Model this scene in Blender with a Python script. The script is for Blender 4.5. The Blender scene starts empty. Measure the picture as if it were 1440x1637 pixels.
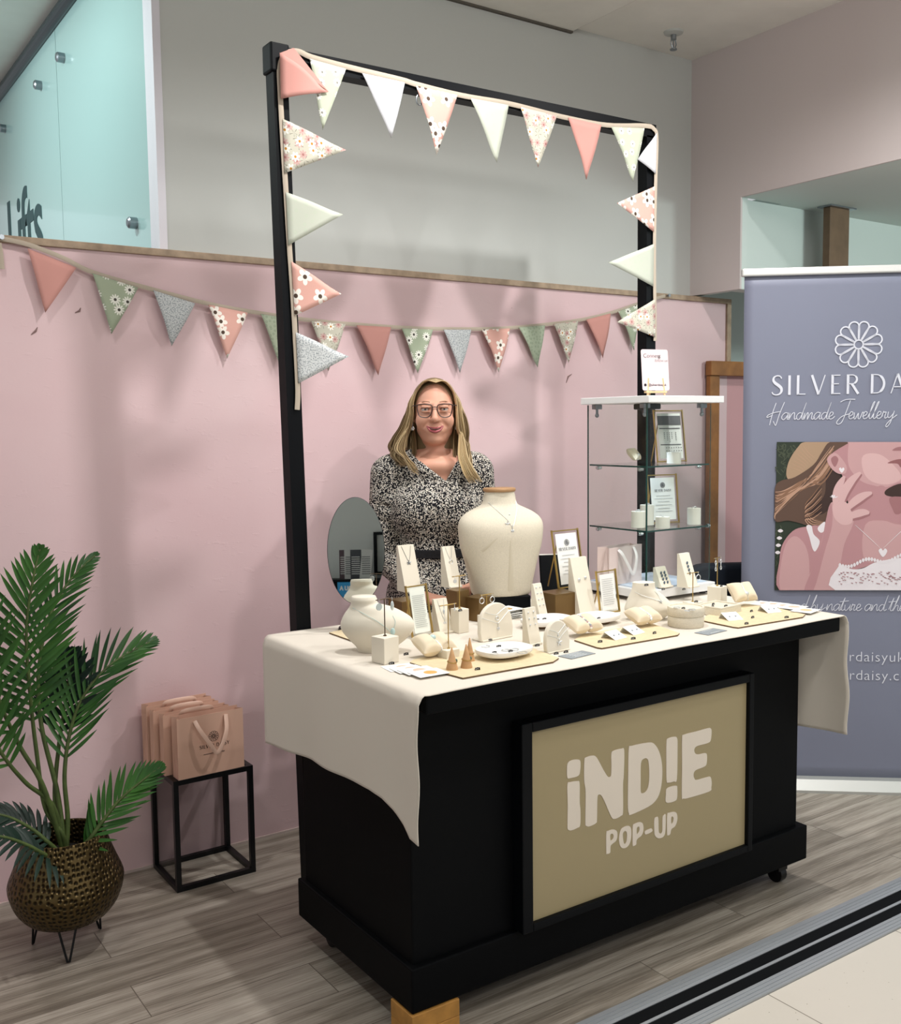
import bpy, bmesh, math, random
import numpy as np
from mathutils import Matrix, Vector, Euler
random.seed(7)
PI = math.pi
C = bpy.context.scene.collection
SC = bpy.context.scene

# ------------------------------------------------------------------ camera
CAM_F, CAM_YAW, CAM_PITCH, CAM_ROLL, CAM_H = 1625.0, .5997, .0854, .0123, 1.56
IMG_W, IMG_H = 1440.0, 1637.0
def cam_axes():
    y, p, r = CAM_YAW, CAM_PITCH, CAM_ROLL
    f = Vector((math.sin(y)*math.cos(p), math.cos(y)*math.cos(p), -math.sin(p)))
    rt = Vector((math.cos(y), -math.sin(y), 0)); dn = f.cross(rt)
    return math.cos(r)*rt+math.sin(r)*dn, -math.sin(r)*rt+math.cos(r)*dn, f
CR, CD, CF = cam_axes()
cam_data = bpy.data.cameras.new('camera'); cam = bpy.data.objects.new('camera', cam_data); C.objects.link(cam)
cam.matrix_world = Matrix(((CR.x, -CD.x, -CF.x, 0), (CR.y, -CD.y, -CF.y, 0), (CR.z, -CD.z, -CF.z, CAM_H), (0, 0, 0, 1)))
cam_data.sensor_fit = 'HORIZONTAL'; cam_data.sensor_width = 36; cam_data.lens = 36*CAM_F/IMG_W
cam_data.clip_start = .05
SC.camera = cam
def P(px, py, axis, val):                       # the point of a world plane (axis = val) seen at a photo pixel
    d = CR*((px-720)/CAM_F)+CD*((py-818.5)/CAM_F)+CF
    o = Vector((0, 0, CAM_H)); return o+d*((val-o[axis])/d[axis])
def ppm(p): return CAM_F/((Vector(p)-Vector((0, 0, CAM_H))).dot(CF))   # photo pixels per metre at a point

# ------------------------------------------------------------------ world, lamps, exposure
SC.view_settings.view_transform = 'Standard'; SC.view_settings.look = 'None'
SC.view_settings.gamma = 1; SC.view_settings.use_curve_mapping = False
SC.view_settings.exposure = -.03
w = bpy.data.worlds.new('shop_ambient'); SC.world = w; w.use_nodes = True
w.node_tree.nodes['Background'].inputs[0].default_value = (.94, .98, 1.0, 1)
w.node_tree.nodes['Background'].inputs[1].default_value = .55
def spot(name, loc, target, power, size=1.6, blend=.6, radius=.04, col=(1, .99, .975)):
    l = bpy.data.lights.new(name, 'SPOT'); l.energy = power; l.spot_size = size; l.spot_blend = blend
    l.shadow_soft_size = radius; l.color = col
    o = bpy.data.objects.new(name, l); C.objects.link(o); o.location = loc
    o.rotation_euler = (Vector(target)-Vector(loc)).to_track_quat('-Z', 'Y').to_euler(); return o
spot('ceiling_spot_counter', (1.75, 2.22, 3.27), (1.75, 2.5, 0), 105, 2.55, 1.0)
spot('ceiling_spot_cabinet', (3.0, 1.95, 3.27), (2.9, 2.5, .3), 115, 2.55, 1.0)
spot('ceiling_spot_plant', (.15, 2.3, 3.27), (.5, 2.9, .3), 34, 2.3, 1.0)
spot('ceiling_spot_aisle', (2.3, .5, 3.27), (2.5, 1.0, 0), 48, 1.9)
spot('front_fill_spot', (2.6, .75, 3.27), (2.2, 2.6, .9), 58, 1.5, .9)  # added frontal fill for table, wall and face, no known fitting
spot('ceiling_spot_lobby', (4.75, 1.0, 2.58), (5.2, 3.0, 1.2), 150, 2.6, .8, .2, col=(.85, 1, .97))
spot('lift_glass_fill', (-.1, 5.05, 3.33), (1.2, 5.0, 2.3), 80, 2.2, 1.0, col=(.90, 1, .99))  # added spot aimed at the glass, stands in for light from inside
spot('lift_edge_fill', (.1, 3.95, 3.33), (1.21, 4.0, 2.2), 60, 2.2, 1.0, col=(.86, 1, .98))  # second added spot, brightens the near end of the lift glass

def panel(name, loc, target, w_, h_, power, col=(1, .98, .95)):
    l = bpy.data.lights.new(name, 'AREA'); l.shape = 'RECTANGLE'; l.size = w_; l.size_y = h_; l.energy = power; l.color = col
    o = bpy.data.objects.new(name, l); C.objects.link(o); o.location = loc; o.rotation_euler = (Vector(target)-Vector(loc)).to_track_quat('-Z', 'Y').to_euler(); return o
panel('upper_wall_fill', (1.6, -1.2, 3.28), (1.9, 3.5, 2.5), 2.4, .6, 60)  # added area fill for the upper wall, not a known fitting

# ------------------------------------------------------------------ materials
def lin(h):
    h = h.lstrip('#'); v = [int(h[i:i+2], 16)/255 for i in (0, 2, 4)]
    return tuple(x/12.92 if x <= .04045 else ((x+.055)/1.055)**2.4 for x in v)+(1,)
class N:                                        # small node-tree helper
    def __init__(s, m): s.t = m.node_tree; s.n = s.t.nodes; s.b = s.n['Principled BSDF']; s.out = s.n['Material Output']
    def add(s, typ, **kw):
        n = s.n.new(typ)
        for k, v in kw.items():
            if hasattr(n, k) and k not in ('inputs',): setattr(n, k, v)
        return n
    def link(s, a, b): s.t.links.new(a, b)
    def math(s, op, a, b=None, c=None, clamp=False):
        n = s.n.new('ShaderNodeMath'); n.operation = op; n.use_clamp = clamp
        for i, v in enumerate((a, b, c)):
            if v is None: continue
            if isinstance(v, (int, float)): n.inputs[i].default_value = v
            else: s.link(v, n.inputs[i])
        return n.outputs[0]
    def mix(s, f, a, b):
        n = s.n.new('ShaderNodeMix'); n.data_type = 'RGBA'
        for i, v in ((0, f), (6, a), (7, b)):
            if isinstance(v, (int, float, tuple)): n.inputs[i].default_value = v
            else: s.link(v, n.inputs[i])
        return n.outputs[2]
    def coord(s, kind='Object', scale=None):
        o = s.n.new('ShaderNodeTexCoord').outputs[kind]
        if scale is None: return o
        m = s.n.new('ShaderNodeMapping'); m.inputs['Scale'].default_value = scale if isinstance(scale, tuple) else (scale,)*3
        s.link(o, m.inputs[0]); return m.outputs[0]
    def noise(s, vec, scale, detail=3, rough=.55):
        n = s.n.new('ShaderNodeTexNoise'); n.inputs['Scale'].default_value = scale; n.inputs['Detail'].default_value = detail
        n.inputs['Roughness'].default_value = rough; s.link(vec, n.inputs['Vector']); return n.outputs['Fac']
    def ramp(s, f, stops):
        n = s.n.new('ShaderNodeValToRGB'); e = n.color_ramp.elements
        while len(e) < len(stops): e.new(.5)
        for i, (p, c) in enumerate(stops): e[i].position = p; e[i].color = c
        s.link(f, n.inputs[0]); return n.outputs[0]
    def bump(s, h, strength=.2, dist=.002):
        n = s.n.new('ShaderNodeBump'); n.inputs['Strength'].default_value = strength; n.inputs['Distance'].default_value = dist
        s.link(h, n.inputs['Height']); s.link(n.outputs[0], s.b.inputs['Normal'])
def mat(name, col, rough=.6, metal=0.0, spec=.5, grain=None, bump=None, var=0, emit=0, coat=0, sheen=0):
    m = bpy.data.materials.new(name); m.use_nodes = True; k = N(m); b = k.b
    c = lin(col) if isinstance(col, str) else col
    b.inputs['Base Color'].default_value = c; b.inputs['Roughness'].default_value = rough
    b.inputs['Metallic'].default_value = metal; b.inputs['Specular IOR Level'].default_value = spec
    if coat: b.inputs['Coat Weight'].default_value = coat; b.inputs['Coat Roughness'].default_value = .15
    if sheen: b.inputs['Sheen Weight'].default_value = sheen
    if var:
        f = k.noise(k.coord(), grain or 30)
        lo = tuple(x*(1-var) for x in c[:3])+(1,); hi = tuple(min(1, x*(1+var)) for x in c[:3])+(1,)
        k.link(k.ramp(f, [(.3, lo), (.7, hi)]), b.inputs['Base Color'])
    if bump: k.bump(k.noise(k.coord(), bump[0], 4), bump[1], bump[2] if len(bump) > 2 else .002)
    if emit:
        b.inputs['Emission Color'].default_value = c; b.inputs['Emission Strength'].default_value = emit
    return m
def glass_mat(name, tint='#f2faf7', gloss=.1, rough=.0):
    m = bpy.data.materials.new(name); m.use_nodes = True; k = N(m)
    tr = k.add('ShaderNodeBsdfTransparent'); tr.inputs[0].default_value = lin(tint)
    gl = k.add('ShaderNodeBsdfGlossy'); gl.inputs['Roughness'].default_value = rough
    lw = k.add('ShaderNodeLayerWeight'); lw.inputs[0].default_value = .5
    mx = k.add('ShaderNodeMixShader'); k.link(k.math('MULTIPLY_ADD', k.math('POWER', lw.outputs['Facing'], 4.0), .55, gloss*.28, clamp=True), mx.inputs[0])
    k.link(tr.outputs[0], mx.inputs[1]); k.link(gl.outputs[0], mx.inputs[2]); k.link(mx.outputs[0], k.out.inputs[0]); return m

# ------------------------------------------------------------------ geometry collector
def rot(a, ax='Z'): return Matrix.Rotation(a, 4, ax)
def tr(*v): return Matrix.Translation(Vector(v if len(v) == 3 else v[0]))
def smooth_pts(pts, n=6, closed=False):         # Catmull-Rom
    p = [Vector(q) for q in pts]; L = len(p); out = []
    if L < 3 and not closed: return p
    for i in range(L if closed else L-1):
        g = (lambda j: p[j % L]) if closed else (lambda j: p[min(max(j, 0), L-1)])
        a, b, c, d = g(i-1), g(i), g(i+1), g(i+2)
        for s in range(n):
            t = s/n
            out.append(.5*((2*b)+(c-a)*t+(2*a-5*b+4*c-d)*t*t+(3*b-a-3*c+d)*t**3))
    if not closed: out.append(p[-1])
    return out
class G:
    def __init__(s): s.v = []; s.f = []; s.m = []; s.uv = None; s.mi = 0; s.M = Matrix()
    def push(s, verts, faces):
        o = len(s.v); s.v += [s.M @ Vector(v) for v in verts]
        for f in faces: s.f.append([i+o for i in f]); s.m.append(s.mi)
        return s
    def bm(s, b, M=None):
        if M is not None: b.transform(M)
        b.verts.index_update(); s.push([v.co.copy() for v in b.verts], [[v.index for v in f.verts] for f in b.faces]); b.free(); return s
    def box(s, c, d, bev=0, M=None, seg=2):
        b = bmesh.new(); bmesh.ops.create_cube(b, size=1)
        for v in b.verts: v.co = Vector((v.co.x*d[0], v.co.y*d[1], v.co.z*d[2]))
        if bev: bmesh.ops.bevel(b, geom=list(b.edges), offset=bev, segments=seg, profile=.5, affect='EDGES')
        T = tr(c) if M is None else tr(c) @ M
        return s.bm(b, T)
    def box2(s, a, b, bev=0): return s.box([(a[i]+b[i])/2 for i in range(3)], [abs(b[i]-a[i]) for i in range(3)], bev)
    def tube(s, pts, r, seg=8, closed=False, flat=1.0, cap=True, up=None):
        p = [Vector(q) for q in pts]; n = len(p); R = r if isinstance(r, (list, tuple)) else [r]*n
        vs = []; fs = []; prev = None
        for i in range(n):
            t = (p[(i+1) % n]-p[i-1]) if closed else (p[min(i+1, n-1)]-p[max(i-1, 0)])
            if t.length < 1e-9: t = Vector((0, 0, 1))
            t.normalize()
            if up is not None: a = t.cross(Vector(up))
            elif prev is None: a = t.cross(Vector((0, 0, 1)) if abs(t.z) < .9 else Vector((1, 0, 0)))
            else: a = prev-t*prev.dot(t)
            if a.length < 1e-6: a = t.orthogonal()
            a.normalize(); prev = a; b = t.cross(a)
            for k in range(seg):
                w_ = 2*PI*k/seg; vs.append(p[i]+a*(math.cos(w_)*R[i])+b*(math.sin(w_)*R[i]*flat))
        for i in range(n if closed else n-1):
            j = (i+1) % n
            for k in range(seg): fs.append([i*seg+k, i*seg+(k+1) % seg, j*seg+(k+1) % seg, j*seg+k])
        if not closed and cap: fs.append(list(range(seg))[::-1]); fs.append([(n-1)*seg+k for k in range(seg)])
        return s.push(vs, fs)
    def cyl(s, a, b, r, r2=None, seg=24): return s.tube([a, b], [r, r if r2 is None else r2], seg)
    def lathe(s, prof, seg=32, M=None, close=False):
        vs = []; fs = []
        for r, z in prof:
            for k in range(seg): vs.append(Vector((r*math.cos(2*PI*k/seg), r*math.sin(2*PI*k/seg), z)))
        n = len(prof)
        for i in range(n-1+(1 if close else 0)):
            j = (i+1) % n
            for k in range(seg): fs.append([i*seg+k, i*seg+(k+1) % seg, j*seg+(k+1) % seg, j*seg+k])
        if not close:
            if prof[0][0] > 1e-5: fs.append(list(range(seg))[::-1])
            if prof[-1][0] > 1e-5: fs.append([(n-1)*seg+k for k in range(seg)])
        if M is not None: vs = [M @ v for v in vs]
        return s.push(vs, fs)
    def loft(s, secs, seg=40, ex=2.0, M=None):   # secs: (z, rx, ry, cx, cy)
        vs = []; fs = []
        for z, rx, ry, cx, cy in secs:
            for k in range(seg):
                a = 2*PI*k/seg; ca, sa = math.cos(a), math.sin(a)
                vs.append(Vector((cx+rx*math.copysign(abs(ca)**(2/ex), ca), cy+ry*math.copysign(abs(sa)**(2/ex), sa), z)))
        for i in range(len(secs)-1):
            for k in range(seg): fs.append([i*seg+k, i*seg+(k+1) % seg, (i+1)*seg+(k+1) % seg, (i+1)*seg+k])
        fs.append(list(range(seg))[::-1]); fs.append([(len(secs)-1)*seg+k for k in range(seg)])
        if M is not None: vs = [M @ v for v in vs]
        return s.push(vs, fs)
    def prism(s, poly, z0, z1, M=None):
        n = len(poly); vs = [Vector((p[0], p[1], z0)) for p in poly]+[Vector((p[0], p[1], z1)) for p in poly]
        fs = [list(range(n))[::-1], list(range(n, 2*n))]+[[i, (i+1) % n, n+(i+1) % n, n+i] for i in range(n)]
        if M is not None: vs = [M @ v for v in vs]
        return s.push(vs, fs)
    def grid(s, fn, nu, nv, closed_u=False):
        vs = [Vector(fn(i/(nu if closed_u else nu-1), j/(nv-1))) for i in range(nu) for j in range(nv)]; fs = []
        for i in range(nu if closed_u else nu-1):
            for j in range(nv-1):
                a = i*nv+j; b = ((i+1) % nu)*nv+j; fs.append([a, b, b+1, a+1])
        return s.push(vs, fs)
    def ball(s, c, r, seg=16, rings=10, M=None):
        r3 = r if isinstance(r, (list, tuple)) else (r,)*3
        b = bmesh.new(); bmesh.ops.create_uvsphere(b, u_segments=seg, v_segments=rings, radius=1)
        for v in b.verts: v.co = Vector((v.co.x*r3[0], v.co.y*r3[1], v.co.z*r3[2]))
        return s.bm(b, tr(c) if M is None else tr(c) @ M)
    def torus(s, c, R, r, M=None, seg=24, ms=8):
        T = tr(c) if M is None else tr(c) @ M
        return s.tube([T @ Vector((R*math.cos(2*PI*k/seg), R*math.sin(2*PI*k/seg), 0)) for k in range(seg)], r, ms, closed=True)
    def strip(s, pts, w, M=None, h=.0006):       # flat raised pen stroke in the local XY plane
        p = [Vector((q[0], q[1], 0)) for q in pts]; n = len(p); W = w if isinstance(w, (list, tuple)) else [w]*n
        vs = []; fs = []
        for i in range(n):
            t = p[min(i+1, n-1)]-p[max(i-1, 0)]
            if t.length < 1e-9: t = Vector((1, 0, 0))
            t.normalize(); q = Vector((-t.y, t.x, 0))*W[i]/2
            vs += [p[i]+q, p[i]-q, p[i]+q+Vector((0, 0, h)), p[i]-q+Vector((0, 0, h))]
        for i in range(n-1):
            a, b = 4*i, 4*i+4; fs += [[a+2, a+3, b+3, b+2], [a, a+2, b+2, b], [a+3, a+1, b+1, b+3]]
        fs += [[0, 1, 3, 2], [4*n-4, 4*n-2, 4*n-1, 4*n-3]]
        if M is not None: vs = [M @ v for v in vs]
        return s.push(vs, fs)
    def mesh(s, me, M=None):
        return s.push([(M @ v.co) if M is not None else v.co.copy() for v in me.vertices], [list(p.vertices) for p in me.polygons])
    def done(s, name, mats, parent=None, smooth=None, loc=None, rz=0, fix=True):
        me = bpy.data.meshes.new(name); me.from_pydata([tuple(v) for v in s.v], [], s.f)
        ms = mats if isinstance(mats, (list, tuple)) else [mats]
        for m in ms: me.materials.append(m)
        if len(ms) > 1: me.polygons.foreach_set('material_index', s.m)
        if s.uv is not None:
            l = me.uv_layers.new(name='UVMap')
            for lp in me.loops: l.data[lp.index].uv = s.uv[lp.vertex_index]
        if fix:
            b = bmesh.new(); b.from_mesh(me); bmesh.ops.recalc_face_normals(b, faces=list(b.faces)); b.to_mesh(me); b.free()
        if smooth:
            me.polygons.foreach_set('use_smooth', [True]*len(me.polygons)); me.set_sharp_from_angle(angle=math.radians(smooth))
        me.update()
        o = bpy.data.objects.new(name, me); C.objects.link(o)
        if parent is not None: o.parent = parent
        if loc is not None: o.location = loc
        o.rotation_euler = (0, 0, rz); return o
def tag(o, label, cat, group=None):
    o['label'] = label; o['category'] = cat
    if group: o['group'] = group
    return o
def thing(name, label, cat, loc=(0, 0, 0), rz=0, group=None):
    o = bpy.data.objects.new(name, None); C.objects.link(o); o.empty_display_size = .05
    o.location = loc; o.rotation_euler = (0, 0, rz); return tag(o, label, cat, group)
def struct(g, name, m, **k): o = g.done(name, m, **k); o['kind'] = 'structure'; return o
def dup(root, loc, rz, label=None):
    r = root.copy(); C.objects.link(r); r.location = loc; r.rotation_euler = (0, 0, rz)
    if label: r['label'] = label
    for ch in list(root.children):
        c = ch.copy(); C.objects.link(c); c.parent = r
        for g_ in list(ch.children):
            d = g_.copy(); C.objects.link(d); d.parent = c
    return r
def curve_mesh(loops, extrude):                 # filled outlines with holes -> mesh in XY
    cu = bpy.data.curves.new('outline', 'CURVE'); cu.dimensions = '2D'; cu.fill_mode = 'BOTH'; cu.extrude = extrude
    for lp in loops:
        sp = cu.splines.new('POLY'); sp.points.add(len(lp)-1); sp.use_cyclic_u = True
        for i, q in enumerate(lp): sp.points[i].co = (q[0], q[1], 0, 1)
    o = bpy.data.objects.new('outline', cu); C.objects.link(o); bpy.context.view_layer.update()
    me = bpy.data.meshes.new_from_object(o.evaluated_get(bpy.context.evaluated_depsgraph_get()))
    bpy.data.objects.remove(o); bpy.data.curves.remove(cu); return me
def text_mesh(txt, size, align='CENTER', extrude=.0004, offset=0, shear=0, spacing=1.0):
    cu = bpy.data.curves.new('lettering', 'FONT'); cu.body = txt; cu.size = size; cu.align_x = align
    cu.extrude = extrude; cu.offset = offset; cu.shear = shear; cu.space_character = spacing; cu.resolution_u = 4
    o = bpy.data.objects.new('lettering', cu); C.objects.link(o); bpy.context.view_layer.update()
    me = bpy.data.meshes.new_from_object(o.evaluated_get(bpy.context.evaluated_depsgraph_get()))
    bpy.data.objects.remove(o); bpy.data.curves.remove(cu); return me

# ------------------------------------------------------------------ shared materials
M_BLACK = mat('black_painted_wood', '#040507', .6, spec=.10, bump=(60, .06))
M_BLACKF = mat('black_frame_paint', '#05070b', .5, spec=.14)
M_BLACKM = mat('black_metal', '#101114', .4, metal=.3)
M_CLOTH = mat('cream_cotton_cloth', '#d9d0c3', .95, spec=.1, bump=(900, .15, .001), sheen=.1)
M_GOLD = mat('brushed_gold_metal', '#bfa264', .36, metal=1.0)
M_GOLDBOX = mat('bronze_gold_box', '#7d6440', .38, metal=.75)
M_STEEL = mat('brushed_steel', '#9aa0a6', .35, metal=1.0)
M_CHROME = mat('chrome', '#d4d6d8', .12, metal=1.0)
M_SILVER = mat('silver_jewellery', '#e2e4e5', .38, metal=.7)
M_LINEN = mat('cream_linen', '#d9d0bd', .95, spec=.1, grain=420, var=.10, bump=(700, .3, .001))
M_SUEDE = mat('ivory_suede', '#e4dccb', .95, spec=.1, bump=(500, .08, .001), sheen=.2)
M_WHITE = mat('matt_white_ceramic', '#eeeae2', .5, spec=.3)
M_PAPER = mat('white_card', '#efeeea', .8, spec=.2)
M_INK = mat('grey_print', '#6d6d70', .8, spec=.1)
M_INKD = mat('dark_print', '#2c2d33', .8, spec=.1)
M_TAG = mat('black_price_tag', '#0d0d10', .4)
M_TAGW = mat('white_tag_numerals', '#e8e8e6', .6)
M_WOODL = mat('pale_birch', '#d8b98e', .6, grain=40, var=.08)
M_BOARD = mat('tan_cork_board', '#d8c6a2', .75, grain=60, var=.06)
M_BOARDE = mat('dark_board_edge', '#6b5235', .7)
M_GLASS = glass_mat('clear_glass', '#fafcfb', .05)
M_GEDGE = mat('green_glass_edge', '#173f3a', .15, spec=.6)
# ================================================================== SETTING
GLX = 1.212; CEIL2 = 3.385; WALL_Y = 3.512; WHITE_Y = 3.56; CEIL = 3.32; CORNER_X = 3.895; TOP = 2.165
# wood plank floor
m = bpy.data.materials.new('grey_oak_planks'); m.use_nodes = True; k = N(m)
v = k.coord('Object')
br = k.add('ShaderNodeTexBrick'); k.link(v, br.inputs['Vector'])
br.inputs['Scale'].default_value = 1; br.inputs['Brick Width'].default_value = 1.25; br.inputs['Row Height'].default_value = .185
br.inputs['Mortar Size'].default_value = .0016; br.inputs['Mortar Smooth'].default_value = .2; br.offset = .37; br.inputs['Bias'].default_value = 0
br.inputs['Color1'].default_value = (0, 0, 0, 1); br.inputs['Color2'].default_value = (1, 1, 1, 1); br.inputs['Mortar'].default_value = (.5, .5, .5, 1)
cell = k.math('MULTIPLY', br.outputs['Color'], 37.0)
cx = k.add('ShaderNodeCombineXYZ'); k.link(cell, cx.inputs[2])
va = k.add('ShaderNodeVectorMath'); va.operation = 'ADD'; k.link(v, va.inputs[0]); k.link(cx.outputs[0], va.inputs[1])
mp = k.add('ShaderNodeMapping'); mp.inputs['Scale'].default_value = (.9, 8, 1); k.link(va.outputs[0], mp.inputs[0])
wv = k.add('ShaderNodeTexWave'); wv.wave_type = 'BANDS'; wv.bands_direction = 'Y'; wv.inputs['Scale'].default_value = .55
wv.inputs['Distortion'].default_value = 9; wv.inputs['Detail'].default_value = 3; wv.inputs['Detail Scale'].default_value = .9; k.link(mp.outputs[0], wv.inputs['Vector'])
mp2 = k.add('ShaderNodeMapping'); mp2.inputs['Scale'].default_value = (4, 130, 1); k.link(va.outputs[0], mp2.inputs[0])
fine = k.noise(mp2.outputs[0], 1.6, 5, .65)
mp3 = k.add('ShaderNodeMapping'); mp3.inputs['Scale'].default_value = (.8, 5, 1); k.link(va.outputs[0], mp3.inputs[0])
big = k.noise(mp3.outputs[0], 1.2, 2)
g1 = k.math('MULTIPLY_ADD', wv.outputs['Fac'], .15, k.math('MULTIPLY_ADD', fine, .85, k.math('MULTIPLY_ADD', big, .55, -.33)))
g2 = k.math('MULTIPLY_ADD', br.outputs['Color'], .05, g1)
col = k.ramp(g2, [(.12, lin('#5f564c')), (.36, lin('#837a6e')), (.55, lin('#a39a8e')), (.85, lin('#c2baae'))])
col = k.mix(br.outputs['Fac'], col, lin('#665d53'))
k.link(col, k.b.inputs['Base Color']); k.b.inputs['Roughness'].default_value = .42; k.b.inputs['Specular IOR Level'].default_value = .35
k.bump(fine, .12, .001); M_FLOOR = m
TH0, TH1 = 1.905, 1.71                                     # threshold strip between the two floorings
g = G(); g.box2((-3.5, TH0-.02, -.03), (8, 8.5, 0)); struct(g, 'floor', M_FLOOR)
# stone tiles of the mall
m = bpy.data.materials.new('cream_stone_tile'); m.use_nodes = True; k = N(m); v = k.coord('Object')
br = k.add('ShaderNodeTexBrick'); mp = k.add('ShaderNodeMapping'); mp.inputs['Location'].default_value = (-.4, .09, 0); k.link(v, mp.inputs[0]); k.link(mp.outputs[0], br.inputs['Vector'])
br.inputs['Scale'].default_value = 1; br.inputs['Brick Width'].default_value = .6; br.inputs['Row Height'].default_value = .6; br.offset = 0
br.inputs['Mortar Size'].default_value = .0016
for i, c in (('Color1', '#d5cec3'), ('Color2', '#d1cabf'), ('Mortar', '#7d7468')): br.inputs[i].default_value = lin(c)
vo = k.add('ShaderNodeTexVoronoi'); vo.inputs['Scale'].default_value = 38; k.link(v, vo.inputs['Vector'])
sp = k.math('LESS_THAN', vo.outputs['Distance'], k.math('MULTIPLY', k.noise(v, 9, 2), .11))
k.link(k.mix(sp, br.outputs['Color'], lin('#8f8474')), k.b.inputs['Base Color']); k.b.inputs['Roughness'].default_value = .35; M_TILE = m
g = G(); g.box2((-3.5, -4, -.03), (8, TH1+.01, 0)); struct(g, 'floor_tiles', M_TILE)
# threshold
M_ALU = mat('ribbed_aluminium', '#a7abb0', .38, metal=.35, bump=(5, .1)); M_RUB = mat('black_rubber_insert', '#05070a', .7, spec=.12)
g = G()
for a, b, z, mi in ((TH0, TH0-.055, .006, 0), (TH0-.055, TH0-.098, .004, 1), (TH0-.098, TH0-.108, .006, 0), (TH0-.108, TH0-.148, .004, 1), (TH0-.148, TH1, .006, 0)):
    g.mi = mi; g.box2((-3.5, b, -.03), (8, a, z))
g.mi = 0
for q in range(3): g.box2((-3.5, TH0-.012-.013*q, .006), (8, TH0-.018-.013*q, .0078))
for q in range(3): g.box2((-3.5, TH1+.008+.013*q, .006), (8, TH1+.014+.013*q, .0078))
struct(g, 'trim_1', [M_ALU, M_RUB])
# pink partition wall
m = bpy.data.materials.new('pink_painted_board'); m.use_nodes = True; k = N(m); v = k.coord('Object')
mp = k.add('ShaderNodeMapping'); mp.inputs['Scale'].default_value = (9, 9, 26); k.link(v, mp.inputs[0])
n1 = k.noise(mp.outputs[0], 2.2, 5, .6); n2 = k.noise(v, 2.2, 3); n3 = k.noise(v, 130, 3)
vo = k.add('ShaderNodeTexVoronoi'); vo.inputs['Scale'].default_value = 11; k.link(v, vo.inputs['Vector'])
chip = k.math('LESS_THAN', vo.outputs['Distance'], k.math('MULTIPLY', k.math('SUBTRACT', k.noise(v, 6, 1), .62), .35))
col = k.ramp(n2, [(.3, lin('#ddbdc0')), (.7, lin('#e0c4c6'))])
k.link(k.mix(k.math('MULTIPLY', chip, .55), col, lin('#a77f7f')), k.b.inputs['Base Color'])
k.b.inputs['Roughness'].default_value = .55; k.b.inputs['Specular IOR Level'].default_value = .3
k.bump(k.math('ADD', k.ramp(n1, [(.60, (0, 0, 0, 1)), (.70, (1, 1, 1, 1))]), k.math('MULTIPLY', n3, .35)), .22, .0015); M_PINK = m
g = G(); g.box2((-3.5, WALL_Y, 0), (4.12, WALL_Y+.045, TOP)); struct(g, 'wall_back', M_PINK)
M_PINE = mat('worn_pine_trim', '#a58f78', .6, grain=24, var=.22)
g = G(); g.box2((-3.5, WALL_Y-.012, TOP-.012), (4.135, WALL_Y+.06, TOP+.012), .002); g.box2((4.105, WALL_Y-.012, 1.86), (4.135, WALL_Y+.045, TOP-.012), .002); struct(g, 'trim_2', M_PINE)
M_SKIRT = mat('pale_floor_sealant', '#cbb9b2', .7)
g = G(); g.box2((-3.5, WALL_Y-.006, 0), (4.12, WALL_Y, .009)); struct(g, 'baseboard_back', M_SKIRT)
# hatch framed in oak to the right
M_OAK = mat('honey_oak', '#94612f', .5, grain=16, var=.2); M_PINK2 = mat('dusky_pink_panel', '#cf9da0', .6, bump=(80, .08))
g = G(); g.box2((4.12, WALL_Y, 0), (5.4, WALL_Y+.045, 1.80)); struct(g, 'wall_hatch', M_PINK2)
g = G(); g.box2((3.945, WALL_Y-.05, 1.79), (5.4, WALL_Y-.0125, 1.862), .003); g.box2((3.95, WALL_Y-.04, 0), (4.02, WALL_Y-.0125, 1.79), .003); struct(g, 'trim_3', M_OAK)
# upper white wall, bulkhead, soffit, wall beyond
M_WHITEW = mat('off_white_wall_paint', '#c3c5c1', .8, spec=.25, bump=(140, .05)); M_MAUVE = mat('mauve_wall_paint', '#cbc0be', .8, spec=.25, bump=(140, .05))
M_MINT = mat('pale_grey_green_paint', '#ccd6d1', .75, bump=(140, .04)); M_CEIL = mat('ceiling_board', '#e9e6df', .8, spec=.2, grain=6, var=.03)
g = G(); g.box2((1.24, WHITE_Y, TOP-.3), (CORNER_X, WHITE_Y+.08, CEIL)); struct(g, 'wall_back_upper', M_WHITEW)
g = G(); g.box2((CORNER_X, 3.25, 2.185), (CORNER_X+.012, WHITE_Y+.08, CEIL)); g.box2((CORNER_X, -3, 2.61), (CORNER_X+.012, 3.25, CEIL)); struct(g, 'wall_right', M_MAUVE)
g = G(); g.box2((CORNER_X+.013, 3.251, 2.185), (CORNER_X+.05, WHITE_Y+.08, CEIL)); g.box2((CORNER_X+.05, 3.275, 2.185), (9, 3.34, 2.61)); g.box2((CORNER_X+.013, -3, 2.61), (CORNER_X+.30, 3.25, CEIL)); struct(g, 'wall_opening', M_MINT)
g = G(); g.box2((CORNER_X+.3, -3, 2.61), (9, 7, 2.66)); struct(g, 'ceiling_lobby', M_MINT)
g = G(); g.box2((CORNER_X, WHITE_Y+.9, 0), (9, WHITE_Y+.98, 2.61)); struct(g, 'wall_lobby', M_MINT)
g = G(); g.box2((3.135, -3, CEIL), (CORNER_X+.3, WHITE_Y+.08, CEIL+.05)); g.box2((-3.5, -3, CEIL-.022), (3.115, WHITE_Y+.08, CEIL+.05)); g.box2((-3.5, WHITE_Y+.08, CEIL2), (1.4, 9, CEIL2+.05)); g.box2((3.115, -3, CEIL+.02), (3.135, WHITE_Y+.08, CEIL+.05))
struct(g, 'ceiling', M_CEIL)
M_GAPSHADE = mat('painted_gap_shade', '#5c574f', .8)  # shade of the ceiling gap, put in as dark strips
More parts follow.
